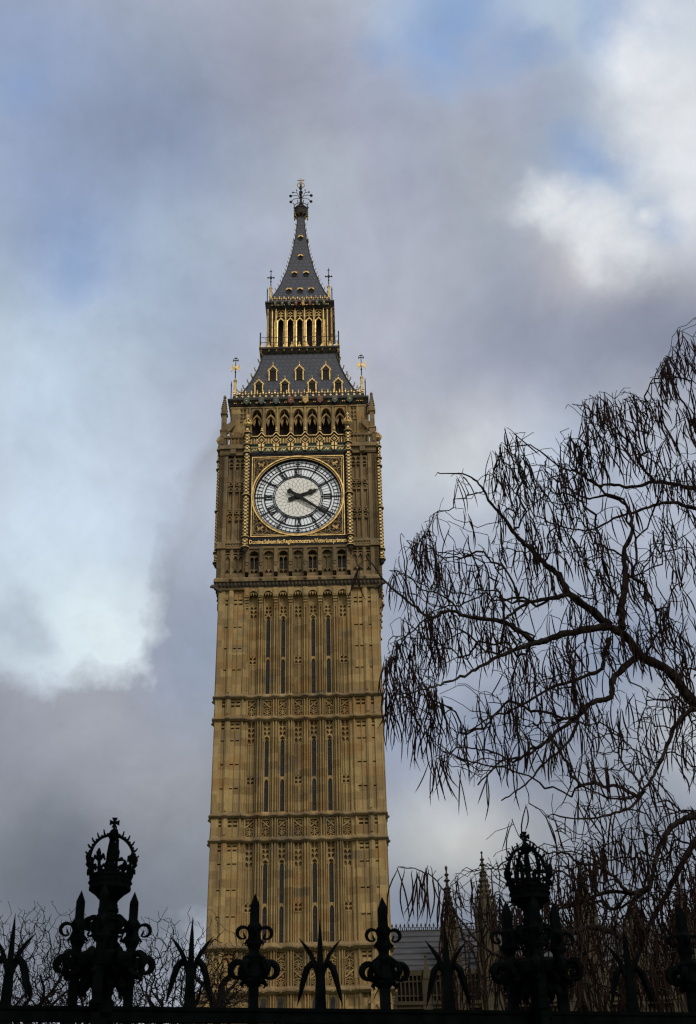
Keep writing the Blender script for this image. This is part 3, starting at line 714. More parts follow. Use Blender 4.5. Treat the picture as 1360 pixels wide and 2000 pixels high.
    for sx in (-1, 1):
        for sz in (-1, 1):
            m = MB(); m.k = k; a, z = sx*2.98, DZ+sz*2.98; o0, o1 = 6.39, 6.43
            m.ring(a, z, .51, .54, o0, o1, 20)
            for (dx, dz) in ((.24, 0), (-.24, 0), (0, .24), (0, -.24)):
                m.ring(a+dx, z+dz, .2, .218, o0, o1-.005, 10)
            lion(m, a, z, -sx if sz > 0 else sx, o0, o1+.02)
            for (dx, dz) in ((-1.0*sx, .30*sz), (.30*sx, -1.0*sz)):
                m.ring(a+dx, z+dz, .22, .24, o0, o1, 12)
            m.ring(a-.55*sx, z+.38*sz, .12, .135, o0, o1, 8); m.ring(a+.38*sx, z-.55*sz, .12, .135, o0, o1, 8)
            m.bar(a-1.6*sx, z+.52*sz, a-.5*sx, z+.2*sz, .02, o0, o1-.01); m.bar(a+.52*sx, z-1.6*sz, a+.2*sx, z-.5*sz, .02, o0, o1-.01)
            m.build('gilded_spandrel', GOLDD, face)
    # inscription
    cu = bpy.data.curves.new('inscription', 'FONT'); cu.body = 'Domine:Salvam:fac:Reginam:nostram:Victoriam:primam'; cu.extrude = .02; cu.offset = .012; cu.size = .5; cu.align_x = 'CENTER'; cu.align_y = 'CENTER'; cu.resolution_u = 2
    to = bpy.data.objects.new('inscription', cu); C.objects.link(to); dg = bpy.context.evaluated_depsgraph_get()
    me = bpy.data.meshes.new_from_object(to.evaluated_get(dg)); bpy.data.objects.remove(to)
    xs = [v.co.x for v in me.vertices]; ys = [v.co.y for v in me.vertices]; wx = max(xs)-min(xs); wy = max(ys)-min(ys); cx = (max(xs)+min(xs))/2; cy = (max(ys)+min(ys))/2
    for v in me.vertices: v.co = ((v.co.x-cx)*7.65/wx, -6.445-v.co.z*1.0, 50.77+(v.co.y-cy)*.50/wy)
    me.materials.append(GOLD); ins = bpy.data.objects.new('inscription', me); C.objects.link(ins); ins.parent = face
    return face
front = clock_face(0, True); clock_face(1, False); clock_face(3, False)

# shield band and diamond parapet over the dial
m = MB()
m.mi = 0; m.box(-3.9, 3.9, 5.7, 6.46, 59.2, 59.9); m.mi = 1; m.box(-3.9, 3.9, 6.4, 6.52, 59.9, 60.0); m.mi = 2; m.box(-3.9, 3.9, 6.4, 6.49, 59.62, 59.66)
DIA = [(i-2.5)*1.2 for i in range(6)]
for i in range(7):
    a = (i-3)*1.2
    a = max(-3.55, min(3.55, a)); m.bar(a-.2, 59.3, a-.05, 59.52, .06, 6.45, 6.5); m.bar(a-.05, 59.52, a+.05, 59.3, .07, 6.45, 6.5); m.bar(a+.05, 59.3, a+.2, 59.52, .06, 6.45, 6.5)
band = m.build('shield_band', [GREEN, BRONZE, GOLD], TW)
for a in DIA:
    m = MB(); o0, o1 = 6.47, 6.56; w, z0, z1 = .24, 59.22, 59.96
    m.mi = 1; m.prism([(a-w, z1), (a+w, z1), (a+w, z0+.3), (a+w*.6, z0+.08), (a, z0), (a-w*.6, z0+.08), (a-w, z0+.3)], o0, o1-.02)
    m.mi = 0; g_ = .05; zm = z0+.42
    m.box(a-w, a-g_, o1-.02, o1, zm+g_, z1); m.box(a+g_, a+w, o1-.02, o1, zm+g_, z1)
    for s in (-1, 1): m.prism([(a+s*g_, zm-g_), (a+s*w, zm-g_), (a+s*w, z0+.3), (a+s*w*.6, z0+.08), (a+s*g_, z0+.03)], o1-.02, o1)
    m.build('shield', [GOLD, BLACK], band)
m = MB(); m.mi = 0
m.box(-3.9, 3.9, 6.15, 6.3, 60.0, 60.12); m.box(-3.9, 3.9, 6.28, 6.34, 60.0, 60.66) if False else None
top = []
for a in DIA: top += [(a-.3, 60.82), (a, 61.2), (a+.3, 60.82)]
pts = [(-3.95, 60.82)]+top+[(3.95, 60.82)]; low = [(x, z-.13) for x, z in pts]
m.mi = 1; m.prism(pts+low[::-1], 6.12, 6.42); m.mi = 0
for i in range(len(pts)-1): m.bar(pts[i][0], pts[i][1]-.03, pts[i+1][0], pts[i+1][1]-.03, .06, 6.4, 6.46)
for a in DIA:
    m.mi = 1; m.prism([(a-.38, 60.45), (a, 60.9), (a+.38, 60.45), (a, 60.02)], 6.15, 6.34); m.mi = 0
    for (p, q) in (((a-.36, 60.45), (a, 60.87)), ((a, 60.87), (a+.36, 60.45)), ((a+.36, 60.45), (a, 60.04)), ((a, 60.04), (a-.36, 60.45))): m.bar(*p, *q, .05, 6.33, 6.38)
    for (dx, dz) in ((.09, 0), (-.09, 0), (0, .09), (0, -.09)): m.disc(a+dx, 60.45+dz, .05, 6.33, 6.38, 7)
    m.mi = 1; m.lathe(a, 6.27, [(.06, 61.1), (.06, 61.3), (.13, 61.36)], 6); m.mi = 0; m.lathe(a, 6.27, [(.13, 61.36), (.13, 61.42), (.05, 61.46), (.09, 61.55), (.07, 61.68), (.01, 61.78)], 6)
for i in range(7):
    for d in (-.22, 0, .22):
        a = (i-3)*1.2+d
        if abs(a) < 3.9: m.mi = 1; m.box(a-.045, a+.045, 6.16, 6.3, 60.05, 60.7); m.mi = 0; m.box(a-.025, a+.025, 6.3, 6.345, 60.1, 60.6)
    for d in (-.11, .11):
        a = (i-3)*1.2+d
        if abs(a) < 3.9: m.bar(a-.11, 60.58, a, 60.72, .035, 6.3, 6.34); m.bar(a, 60.72, a+.11, 60.58, .035, 6.3, 6.34)
m.build('diamond_parapet', [GOLD, BRONZE], TW)

# ------------------------------------------------------------------ belfry
m = MB(); m.box(-4.75, 4.75, -4.75, 4.75, 60.0, 64.3); m.build('belfry_shade_block', DARK, TW)  # solid dark block added in place of the shaded hollow inside
m = MB()
BB = 1.165; BL = [(i-3)*BB for i in range(7)]
for k in range(4):
    m.k = k
    for i in range(8):
        a = (i-3.5)*BB; m.box(a-.17, a+.17, 5.0, 5.62, 59.9, 64.2); m.box(a-.07, a+.07, 5.6, 5.76, 59.9, 64.2)
    for a in BL:
        x0, x1 = a-.42, a+.42
        oa = arch(x0, x1, 63.2, 64.0, 8); m.prism([(x0, 64.2)]+oa+[(x1, 64.2)], 5.1, 5.68)
        og = arch(x0, x1, 62.8, 63.62, 8, .3); og2 = arch(x0+.07, x1-.07, 62.76, 63.42, 8, .3)
        m.prism(og+og2[::-1], 5.1, 5.5)
        for d in (-.24, 0, .24): m.prism([(a+d-.13, 62.95), (a+d, 62.55 if d else 62.85), (a+d+.13, 62.95), (a+d*.5, 63.25)], 5.05, 5.35) if d else None
        m.box(a-.025, a+.025, 5.3, 5.4, 63.4, 64.0)
    for s in (-1, 1):
        x0, x1 = sorted((s*4.1, s*5.68)); m.box(x0, x1, 4.9, 5.52, 59.9, 64.2)
        for c in (4.3, 5.0, 5.62): a = s*c; m.box(a-.08, a+.08, 5.4, 5.7, 59.9, 64.2)
        for c in (4.65, 5.3):
            a = s*c; lattice(m, a-.27, a+.27, 62.9, 64.1, 5.4, 5.64, 2, [63.3, 63.7], .06); lattice(m, a-.27, a+.27, 60.5, 61.6, 5.4, 5.62, 2, [], .06); m.box(a-.03, a+.03, 5.5, 5.6, 61.6, 62.9)
    m.box(-5.7, 5.7, 5.0, 5.74, 64.12, 64.24)
    m.box(-5.2, 5.2, 4.6, 5.3, 59.9, 61.35)
m.build('belfry', STONE, TW)
for sx, sy in ((-1, -1), (1, -1), (1, 1), (-1, 1)):
    m = MW(); x, y = sx*6.18, sy*6.05
    m.box(x-.26, x+.26, y-.26, y+.26, 60.0, 61.5); m.box(x-.31, x+.31, y-.31, y+.31, 61.5, 61.62); m.box(x-.2, x+.2, y-.2, y+.2, 61.6, 63.2)
    m.box(x-.29, x+.29, y-.29, y+.29, 63.2, 63.32); m.box(x-.24, x+.24, y-.24, y+.24, 63.3, 63.62); m.frus(x, y, .22, 63.6, .05, 65.0)
    for q in range(5):
        z = 63.75+q*.24; h = .24*(1-q/6)
        for (dx, dy) in ((1, 1), (-1, 1), (1, -1), (-1, -1)): m.frus(x+dx*h*.85, y+dy*h*.85, .07, z, .02, z+.16)
    m.frus(x, y, .1, 64.95, .13, 65.05); m.frus(x, y, .12, 65.05, .02, 65.3)
    # flying arch to the belfry corner
    pts = []
    for i in range(9): t = i/8*pi/2; pts.append((6.0-.75*math.sin(t), 61.2+1.0*(1-math.cos(t)) if False else 61.2+.95*math.sin(t)))
    up = [(6.0, 62.2), (5.25, 62.75)]
    A = [m.P(sx*p, y-.12, z) for p, z in pts+up[::-1]]; B = [m.P(sx*p, y+.12, z) for p, z in pts+up[::-1]]
    m.F(*A); m.F(*B[::-1]); n = len(A)
    for i in range(n): m.F(A[i], B[i], B[(i+1) % n], A[(i+1) % n])
    m.tube([(sx*5.95, y, 61.5), (sx*5.3, y, 61.15)], .06, 5)
    m.build('pinnacle', STONED, TW)

# ------------------------------------------------------------------ roofs
def hip_prof(mb, prof):
    for k in range(4):
        mb.k = k
        for (h0, z0), (h1, z1) in zip(prof[:-1], prof[1:]):
            p = [mb.P(-h0, h0, z0), mb.P(h0, h0, z0), mb.P(h1, h1, z1), mb.P(-h1, h1, z1)]; mb.F(*p)
def eave(name, h, z0, z1, n, parent):
    """dark coved eaves cornice with gilt flowers and painted shields"""
    m = MB()
    e = lambda q: [(-q, q-.003), (q, q-.003), (h-.6, h-.6), (-h+.6, h-.6)]
    H = z1-z0
    for k in range(4):
        m.k = k; m.mi = 0
        m.plan(e(h-.12), z0, z0+H*.2, e(h)); m.plan(e(h-.05), z0+H*.2, z0+H*.75, e(h+.16)); m.plan(e(h+.24), z0+H*.75, z1)
        m.mi = 1
        for i in range(n*4):
            if (i % 4) == 1: continue
            for q in (-1, 1):
                a = -h+.25+(2*h-.5)*(i+.5+q*.22)/(n*4)
                m.lathe(a, h+.05+.08, [(.0, z0+H*.32), (.055, z0+H*.38), (.05, z0+H*.46), (.0, z0+H*.5)], 5)
                m.lathe(a+.05, h+.05+.1, [(.0, z0+H*.54), (.045, z0+H*.6), (.0, z0+H*.68)], 5)
    ob = m.build(name, [BRONZE, GOLDD], parent)
    cols = [GREEN, BLUE, BLUE, RED, GOLDD, RED, BLUE, GREEN]
    for i in range(8):
        m = MB(); a = -h*.76+(2*h*.76)*i/7; w = .24*h/5.7; m.mi = 0
        m.prism([(a-w, z1+.06), (a+w, z1+.06), (a+w, z0+H*.4), (a, z0+H*.1), (a-w, z0+H*.4)], h+.1, h+.3)
        m.mi = 1; m.disc(a, (z0+z1)/2+.1*H, .07, h+.29, h+.33, 8); m.bar(a-w*.6, z1-.1*H, a+w*.6, z1-.1*H, .04, h+.29, h+.32)
        m.build('painted_shield', [cols[i], GOLDD], ob)
    return ob
eave('eaves_cornice', 5.72, 64.24, 65.0, 9, TW)
def hips(prof, parent, step, r, name='hip_crockets'):
    for sx, sy in ((-1, -1), (1, -1), (1, 1), (-1, 1)):
        m = MW(); m.tube([(sx*h, sy*h, z) for h, z in prof], r, 5); m.mi = 1
        d = Vector((sx, sy, 0)).normalized()
        for (h0, z0), (h1, z1) in zip(prof[:-1], prof[1:]):
            L = math.hypot((h0-h1)*1.414, z1-z0); n = max(1, int(L/step))
            for i in range(n):
                t = (i+.5)/n; p = Vector((sx*(h0+(h1-h0)*t), sy*(h0+(h1-h0)*t), z0+(z1-z0)*t)); q = r*2.6
                m.tube([p, p+d*q+Vector((0, 0, q*.5)), p+d*q*1.5+Vector((0, 0, q*1.6)), p+d*q*.9+Vector((0, 0, q*2.2))], [r*.7, r*.75, r*.7, r*.25], 4)
        o = m.build('crocketed_hip', [BRONZE, GOLDD], parent)
LOW = [(5.72, 65.0), (5.55, 65.35), (4.78, 66.45), (4.13, 68.1), (3.60, 69.8), (3.30, 71.2), (3.22, 71.8)]
m = MB(); hip_prof(m, LOW); m.k = 0; m.box(-5.7, 5.7, -5.7, 5.7, 64.95, 65.0); lroof = m.build('lower_roof', SLATE, TW)
hips(LOW[1:], lroof, .85, .075)
def cresting(name, h, z, n, hh, parent):
    """openwork gilt cresting on an iron rail"""
    m = MB()
    for k in range(4):
        m.k = k; m.mi = 0
        for q in (0., .45): m.box(-h, h, h-.03, h+.03, z+hh*q, z+hh*q+.045)
        for i in range(n+1):
            a = -h+2*h*i/n; m.mi = 0; m.box(a-.02, a+.02, h-.02, h+.02, z-.2, z+hh*.5); m.mi = 1
            m.lathe(a, h+.01, [(.02, z+hh*.45), (.075, z+hh*.62), (.06, z+hh*.72), (.11, z+hh*.8), (.02, z+hh)], 5)
            if i < n:
                b = a+h/n
                m.prism([(b-.1, z+hh*.28), (b, z+hh*.42), (b+.1, z+hh*.28), (b, z+hh*.12)], h-.03, h+.035)
                m.prism([(b-.09, z+hh*.52), (b, z+hh*.72), (b+.09, z+hh*.52)], h-.03, h+.035)
    return m.build(name, [BRONZE, GOLD], parent)
cresting('roof_cresting', 5.5, 65.25, 22, .85, TW)
def vane(x, y, z, H, parent, bird, arm):
    """corner post, gilt shaft and cross-shaped vane"""
    m = MW(); m.mi = 0; m.lathe(x, y, [(.13, z), (.13, z+H*.14)], 8); m.mi = 1
    m.lathe(x, y, [(.15, z+H*.1), (.12, z+H*.12), (.12, z+H*.42), (.17, z+H*.44), (.05, z+H*.5)], 8)
    m.mi = 0; m.lathe(x, y, [(.05, z+H*.46), (.05, z+H*.62), (.09, z+H*.64), (.045, z+H*.66), (.035, z+H*.97), (.0, z+H)], 6)
    if bird:
        m.mi = 1; zz = z+H*.72
        for s in (-1, 1): m.prism([(x+s*.03, zz), (x+s*.2, zz+.35), (x+s*.38, zz+.5), (x+s*.32, zz+.1), (x+s*.38, zz-.35), (x+s*.18, zz-.1)], y-.025, y+.025)
        m.lathe(x, y, [(.02, zz-.2), (.1, zz), (.08, zz+.2), (.02, zz+.3)], 6); m.mi = 0; zz = z+H*.9
        for s in (-1, 1): m.box(min(x, x+s*.22), max(x, x+s*.22), y-.03, y+.03, zz, zz+.05); m.box(x+s*.2-.04, x+s*.2+.04, y-.03, y+.03, zz-.08, zz+.13); m.box(min(x, x+s*.16), max(x, x+s*.16), y-.03, y+.03, zz+.22, zz+.27)
    else:
        zz = z+H*.74
        for s in (-1, 1): m.box(min(x, x+s*.3), max(x, x+s*.3), y-.03, y+.03, zz, zz+.06); m.lathe(x+s*.27, y, [(.02, zz-.08), (.09, zz+.02), (.02, zz+.13)], 6)
        m.lathe(x, y, [(.03, zz-.2), (.11, zz-.08), (.11, zz+.12), (.03, zz+.22)], 6); zz = z+H*.92; m.box(x-.12, x+.12, y-.03, y+.03, zz, zz+.05)
    c = Vector((x, y, z)); t = Vector((-x, -y, 0)).normalized()
    m.mi = 0; m.tube([c+Vector((0, 0, H*.3)), c+t*arm+Vector((0, 0, H*.17))], .035, 4); m.tube([c-t*.4+Vector((0, 0, H*.0)), c-t*.4+Vector((0, 0, H*.3))], .05, 5); m.tube([c-t*.4+Vector((0, 0, H*.3)), c-t*.4+Vector((0, 0, H*.42))], [.07, .0], 5)
    return m.build('corner_vane', [BRONZE, GOLD], parent)
for sx, sy in ((-1, -1), (1, -1), (1, 1), (-1, 1)): vane(sx*5.42, sy*5.42, 65.1, 4.75, TW, True, .95)
def roof_h(prof, z):
    for (h0, z0), (h1, z1) in zip(prof[:-1], prof[1:]):
        if z0 <= z <= z1: return h0+(h1-h0)*(z-z0)/(z1-z0)
    return prof[-1][0]
def dormer(a, z, w, h, prof, k, parent, name, frame=True):
    m = MB(); m.k = k; hb = roof_h(prof, z); ht = roof_h(prof, z+h*1.5); o = hb+.05; oi = ht-.15
    m.mi = 0; m.box(a-w, a+w, oi, o, z-.05, z+h); m.prism([(a-w*1.3, z+h), (a, z+h*1.55), (a+w*1.3, z+h)], oi, o+.06)
    m.mi = 1
    for s in (-1, 1):
        m.box(a+s*w-.05, a+s*w+.05, o, o+.09, z-.15, z+h) if frame else None
        m.bar(a+s*w*1.35, z+h-.02, a, z+h*1.6, .09, o+.05, o+.12)
        for q in (.3, .65): m.lathe(a+s*w*1.35*(1-q)+s*.05, o+.08, [(.0, z+h+h*.6*q-.02), (.06, z+h+h*.6*q+.06), (.0, z+h+h*.6*q+.16)], 4)
    m.lathe(a, o+.08, [(.04, z+h*1.55), (.035, z+h*1.72), (.1, z+h*1.8), (.03, z+h*1.88), (.07, z+h*1.98), (.0, z+h*2.1)], 5)
    d = m.build(name, [BRONZE, GOLD], parent)
    m = MB(); m.k = k; m.mi = 0
    m.prism([(a-w*.72, z), (a-w*.72, z+h*.85), (a, z+h*1.25), (a+w*.72, z+h*.85), (a+w*.72, z)], o-.02, o+.015)
    if frame: m.mi = 1; m.box(a-w*.7, a+w*.7, o, o+.03, z+.0, z+.07)
    m.build('dormer_opening', [DARK, BRONZE], d)  # dark plate painted as the shade of the opening
for k in (0, 1, 3):
    for i, a in enumerate((-3.42, -1.18, 1.16, 3.4)): dormer(a, 66.25, .33, .8, LOW, k, TW, 'dormer')
    for a in (-2.28, 0.03, 2.34): dormer(a, 68.15, .33, .9, LOW, k, TW, 'dormer')

# lantern
m = MB()
e = lambda q, r=2.2: [(-q, q-.003), (q, q-.003), (r, r), (-r, r)]
for k in range(4):
    m.k = k; m.mi = 0; m.plan(e(3.2), 71.5, 71.7, e(3.36)); m.plan(e(3.36), 71.7, 72.0, e(3.52)); m.plan(e(3.58), 72.0, 72.2); m.mi = 1
    for i in range(11):
        a = -3.4+6.8*i/10; m.lathe(a, 3.5, [(.0, 71.72), (.1, 71.82), (.0, 71.98)], 5)
        m.prism([(a-.22, 72.2), (a, 72.62), (a+.22, 72.2)], 3.44, 3.5); m.lathe(a, 3.47, [(.03, 72.55), (.09, 72.68), (.0, 72.85)], 5)
m.build('lantern_gallery', [BRONZE, GOLD], TW)
m = MB()
for k in range(4):
    m.k = k
    for z in (72.75, 73.3): m.box(-3.5, 3.5, 3.47, 3.51, z, z+.035)
    for i in range(17): a = -3.5+7*i/16; m.box(a-.013, a+.013, 3.478, 3.504, 72.2, 73.3)
    for a in (-3.5, 3.5, -1.5, 1.5): m.box(a-.05, a+.05, 3.44, 3.54, 72.2, 73.75); m.frus(a, 3.49, .06, 73.75, .0, 73.95)
m.build('gallery_railing', BRONZE, TW)
m = MB(); m.box(-2.0, 2.0, -2.0, 2.0, 71.8, 77.0); m.build('lantern_shade_block', DARK, TW)  # dark block painted as the shade between the columns
LB = .86
m = MB()
for k in range(4):
    m.k = k
    for i in range(6):
        a = (i-2.5)*LB; m.mi = 0; m.lathe(a, 2.85, [(.10, 72.2), (.10, 72.5), (.085, 72.55), (.085, 75.7), (.11, 75.76), (.085, 75.85), (.075, 76.8), (.0, 77.3)], 8)
        m.lathe(a-.13, 2.74, [(.05, 72.2), (.05, 75.8)], 5); m.lathe(a+.13, 2.74, [(.05, 72.2), (.05, 75.8)], 5)
    for s in (-1, 1):
        for c in (2.5,): m.lathe(s*c, 2.83, [(.06, 72.2), (.06, 76.9)], 6)
        m.lathe(s*2.88, 2.88, [(.12, 72.2), (.12, 73.6), (.14, 73.65), (.1, 73.7), (.1, 77.0)], 8)
        m.mi = 1; x0, x1 = sorted((s*2.2, s*2.8)); m.box(x0, x1, 2.3, 2.7, 72.2, 77.0); m.mi = 0
    for i in range(5):
        a = (i-2)*LB; x0, x1 = a-.36, a+.36
        m.mi = 1; m.prism([(x0, 77.0), (x0, 75.7)]+arch(x0, x1, 75.7, 76.25, 6)[1:-1]+[(x1, 75.7), (x1, 77.0)], 2.5, 2.62)
        m.mi = 0; ap = arch(x0, x1, 75.55, 76.15, 6, .4); aq = arch(x0+.07, x1-.07, 75.5, 76.0, 6, .4); m.prism(ap+aq[::-1], 2.6, 2.74)
        for z in (76.35, 76.65):
            m.ring(a, z, .08, .12, 2.62, 2.74, 8); m.box(a-.2, a-.1, 2.62, 2.72, z-.03, z+.03); m.box(a+.1, a+.2, 2.62, 2.72, z-.03, z+.03)
        m.bar(a, 76.1, a, 76.25, .05, 2.62, 2.74); m.lathe(a, 2.72, [(.0, 76.78), (.07, 76.85), (.0, 76.95)], 5)
        for s in (-1, 1): m.bar(a+s*.3, 76.9, a, 77.05, .04, 2.62, 2.73); m.bar(a+s*.3, 76.2, a+s*.3, 76.9, .03, 2.62, 2.72)
    m.mi = 1; m.box(-2.9, 2.9, 2.3, 2.66, 76.95, 77.1)
m.build('lantern_arcade', [GOLD, BRONZE], TW)
eave('lantern_cornice', 2.92, 77.05, 77.75, 5, TW)
SP = [(2.95, 77.75), (2.78, 78.1), (2.30, 79.4), (1.82, 80.85), (1.26, 83.1), (.84, 85.4), (.53, 87.6), (.36, 89.7), (.33, 90.6)]
m = MB(); hip_prof(m, SP); m.k = 0; m.box(-2.9, 2.9, -2.9, 2.9, 77.7, 77.75); m.box(-.33, .33, -.33, .33, 90.55, 90.6); m.build('spire', SLATE, TW); sp_ = bpy.data.objects['spire']
hips(SP[1:], sp_, .55, .05)
cresting('spire_cresting', 2.72, 77.95, 13, .7, TW)
for sx, sy in ((-1, -1), (1, -1), (1, 1), (-1, 1)): vane(sx*2.68, sy*2.68, 77.8, 4.2, TW, False, .75)
for k in (0, 1, 3):
    for a in (-1.02, 0.02, 1.04): dormer(a, 79.35, .2, .3, SP, k, TW, 'lucarne', False)
    for a in (-.55, .55): dormer(a, 82.0, .2, .3, SP, k, TW, 'lucarne', False)
    for z in (84.6, 87.4): dormer(0, z, .18, .28, SP, k, TW, 'lucarne', False)

# finial
fin = MW(); fin.mi = 0
fin.lathe(0, 0, [(.34, 90.55), (.34, 90.8), (.62, 91.0), (.66, 91.7), (.72, 91.75), (.72, 91.9), (.3, 91.95)], 8)
fin.mi = 1
for i in range(8):
    t = 2*pi*i/8+pi/8; c, s = math.cos(t), math.sin(t)
    fin.tube([(.35*c, .35*s, 90.7), (.66*c, .66*s, 90.95), (.6*c, .6*s, 91.4)], [.05, .07, .03], 4)
    fin.mi = 0; fin.tube([(.66*c, .66*s, 91.2), (.7*c, .7*s, 90.7)], [.08, .05], 5)
    fin.tube([(.68*c, .68*s, 91.9), (.7*c, .7*s, 92.2), (.8*c, .8*s, 92.45)], [.04, .03, .05], 4); fin.lathe(.72*c, .72*s, [(.0, 92.2), (.06, 92.28), (.0, 92.38)], 5)
    for z in (91.15, 91.45): fin.tube([(.66*c, .66*s, z), (.8*c, .8*s, z+.05)], [.05, .02], 4)
    fin.mi = 1
fin.mi = 0; n = 16
for i in range(n): t = 2*pi*i/n; t2 = 2*pi*(i+1)/n; fin.tube([(.7*math.cos(t), .7*math.sin(t), 92.15), (.7*math.cos(t2), .7*math.sin(t2), 92.15)], .035, 4)
fin.lathe(0, 0, [(.3, 91.9), (.2, 92.3), (.17, 92.5), (.24, 92.55), (.15, 92.65), (.13, 93.3), (.17, 93.4), (.12, 93.5), (.12, 94.0), (.2, 94.1), (.2, 94.25), (.08, 94.4), (.07, 94.55), (.11, 94.6), (.05, 94.7), (.05, 94.95)], 8)
finial = fin.build('finial', [BRONZE, GOLDD], TW)
fl = MW(); fl.mi = 0
for i in range(4):
    t = pi/2*i; c, s = math.cos(t), math.sin(t)
    for pts in ([(.1, 93.35), (.45, 93.4), (.75, 93.25), (1.0, 92.95)], [(.1, 93.4), (.35, 93.75), (.7, 93.8), (1.0, 93.75)], [(.1, 93.5), (.3, 93.9), (.45, 94.15), (.78, 94.2)], [(.3, 93.9), (.42, 94.15), (.42, 94.5)]):
        fl.tube([(x*c, x*s, z) for x, z in pts], .028, 4)
    for x, z, r in ((1.0, 92.93, .17), (1.03, 93.73, .17), (.8, 94.2, .1), (.42, 94.5, .08)): fl.lathe(x*c, x*s, [(.0, z-r), (r*.9, z-r*.3), (r, z+r*.2), (r*.4, z+r*.8), (.0, z+r)], 6)
fl.build('flower_spray', BRONZE, finial)
ob = MW(); 
for t in (0, pi/2):
    pts = [(.35*math.cos(u)*math.cos(t), .35*math.cos(u)*math.sin(t), 95.15+.36*math.sin(u)) for u in [2*pi*i/16 for i in range(17)]]; ob.tube(pts, .045, 5)
ob.lathe(0, 0, [(.04, 94.75), (.12, 94.95), (.14, 95.15), (.1, 95.4), (.05, 95.5), (.04, 96.1), (.0, 96.15)], 8); ob.box(-.3, .3, -.035, .035, 95.78, 95.86)
for s in (-1, 1): ob.lathe(s*.3, 0, [(.0, 95.74), (.07, 95.82), (.0, 95.9)], 5)
ob.build('orb_and_cross', GOLDD, finial)
# ------------------------------------------------------------------ palace range beyond the tower
PB = empty('palace_range', (0, 0, 0)); tag(PB, 'low stone palace wing with pale metal roof and pinnacled turrets behind the bean tree', 'palace')
PX0, PX1, PY = 6.4, 46., 4.2
m = MW(); m.box(PX0, PX1, PY+.5, PY+9, 0, 20.2)
m.box(PX0, PX1, PY+.1, PY+.6, 19.9, 20.3); m.box(PX0, PX1, PY-.15, PY+.6, 17.55, 17.8); m.box(PX0, PX1, PY-.3, PY+.6, 17.8, 18.05)
def wall_lattice(x0, x1, z0, z1, cols, rows, yf, yb, b):
    for c in range(cols+1): x = x0+(x1-x0)*c/cols; m.box(x-b/2, x+b/2, yf, yb, z0, z1)
    for z in rows: m.box(x0, x1, yf+.02, yb, z-b/2, z+b/2)
x = PX0; n = 0
while x < PX1-2.6:
    m.box(x-.35, x+.35, PY-.25, PY+.6, 0, 19.6); m.frus(x, PY-.0, .3, 19.6, .03, 21.2)
    m.lathe(x, PY, [(.02, 21.1), (.13, 21.25), (.02, 21.4)], 5)
    for (z0, z1, rows) in ((13.0, 17.5, (14.2, 16.9)), (18.1, 19.9, (18.5, 19.5))):
        wall_lattice(x+.4, x+2.2, z0, z1, 6, rows, PY+.12, PY+.6, .09)
        for c in range(6): xx = x+.4+.3*c; m.prism([(xx, -z1)] * 0 or [(xx, 0), (xx, 0), (xx, 0)], 0, 0) if False else None
    x += 2.6; n += 1
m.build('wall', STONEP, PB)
x = PX0
while x < PX1-2.6:
    w = MW()
    for c in (1, 2, 3, 4): w.box(x+.47+.3*c, x+.63+.3*c, PY+.46, PY+.49, 14.3, 16.8)
    w.build('traceried_window', DIMG, PB); x += 2.6
r = MW(); A = [(PY+.4, 20.25), (PY+5.4, 24.25), (PY+10.4, 20.25)]
P0 = [r.P(PX0-1, y, z) for y, z in A]; P1 = [r.P(PX1, y, z) for y, z in A]
for i in range(3): r.F(P0[i], P0[(i+1) % 3], P1[(i+1) % 3], P1[i])
r.F(*P0); r.F(*P1[::-1])
for q in range(1, 7):
    t = q/7; y = PY+.4+5*t; z = 20.25+4*t; r.box(PX0, PX1, y-.06, y+.02, z-.02, z+.05)
roofp = r.build('roof', ROOFP, PB)
c = MW(); c.box(PX0, PX1, PY+5.36, PY+5.44, 24.2, 24.32); c.box(PX0, PX1, PY+5.38, PY+5.42, 24.5, 24.54)
for i in range(120):
    x = PX0+.33*i; c.box(x-.03, x+.03, PY+5.37, PY+5.43, 24.3, 24.65); c.prism([(x-.11, 0)], 0, 0) if False else None
    c.frus(x, PY+5.4, .09, 24.6, .02, 24.85, .03, .02); c.lathe(x+.165, PY+5.4, [(.02, 24.32), (.08, 24.4), (.02, 24.5)], 5)
c.build('ridge_cresting', BRONZE, roofp)
def turret(x, y, zt, r, zb, spike):
    t = MW(); t.lathe(x, y, [(r, 0), (r, zb-.5), (r*1.15, zb-.35), (r*1.15, zb-.1), (r, zb)], 8)
    H = zt-zb
    for k in range(8):
        a = 2*pi*(k+.5)/8
        t.tube([(x+r*math.cos(a), y+r*math.sin(a), 14), (x+r*math.cos(a), y+r*math.sin(a), zb+.5)], .1, 4)
        t.frus(x+r*math.cos(a), y+r*math.sin(a), .13, zb-.2, .02, zb+H*.16+.5)
        for q in range(7):      # crockets up the spirelet
            f = q/7; rr = r*.98*(1-f)*.9+.1; t.lathe(x+rr*math.cos(a), y+rr*math.sin(a), [(.0, zb+H*.62*f+.1), (.12, zb+H*.62*f+.25), (.05, zb+H*.62*f+.42)], 5)
    t.lathe(x, y, [(r*.92, zb), (r*.62, zb+H*.22), (.22, zb+H*.55), (.14, zb+H*.6), (.32, zb+H*.64), (.13, zb+H*.67), (.11, zb+H*.74), (.27, zb+H*.76), (.1, zb+H*.79), (.09, zb+H*.83), (.2, zb+H*.85), (.07, zb+H*.88), (.045, zb+H*.95) if not spike else (.06, zb+H*.9), (.12, zb+H*.965), (.0, zt)], 8)
    return t.build('turret', STONEP, PB)
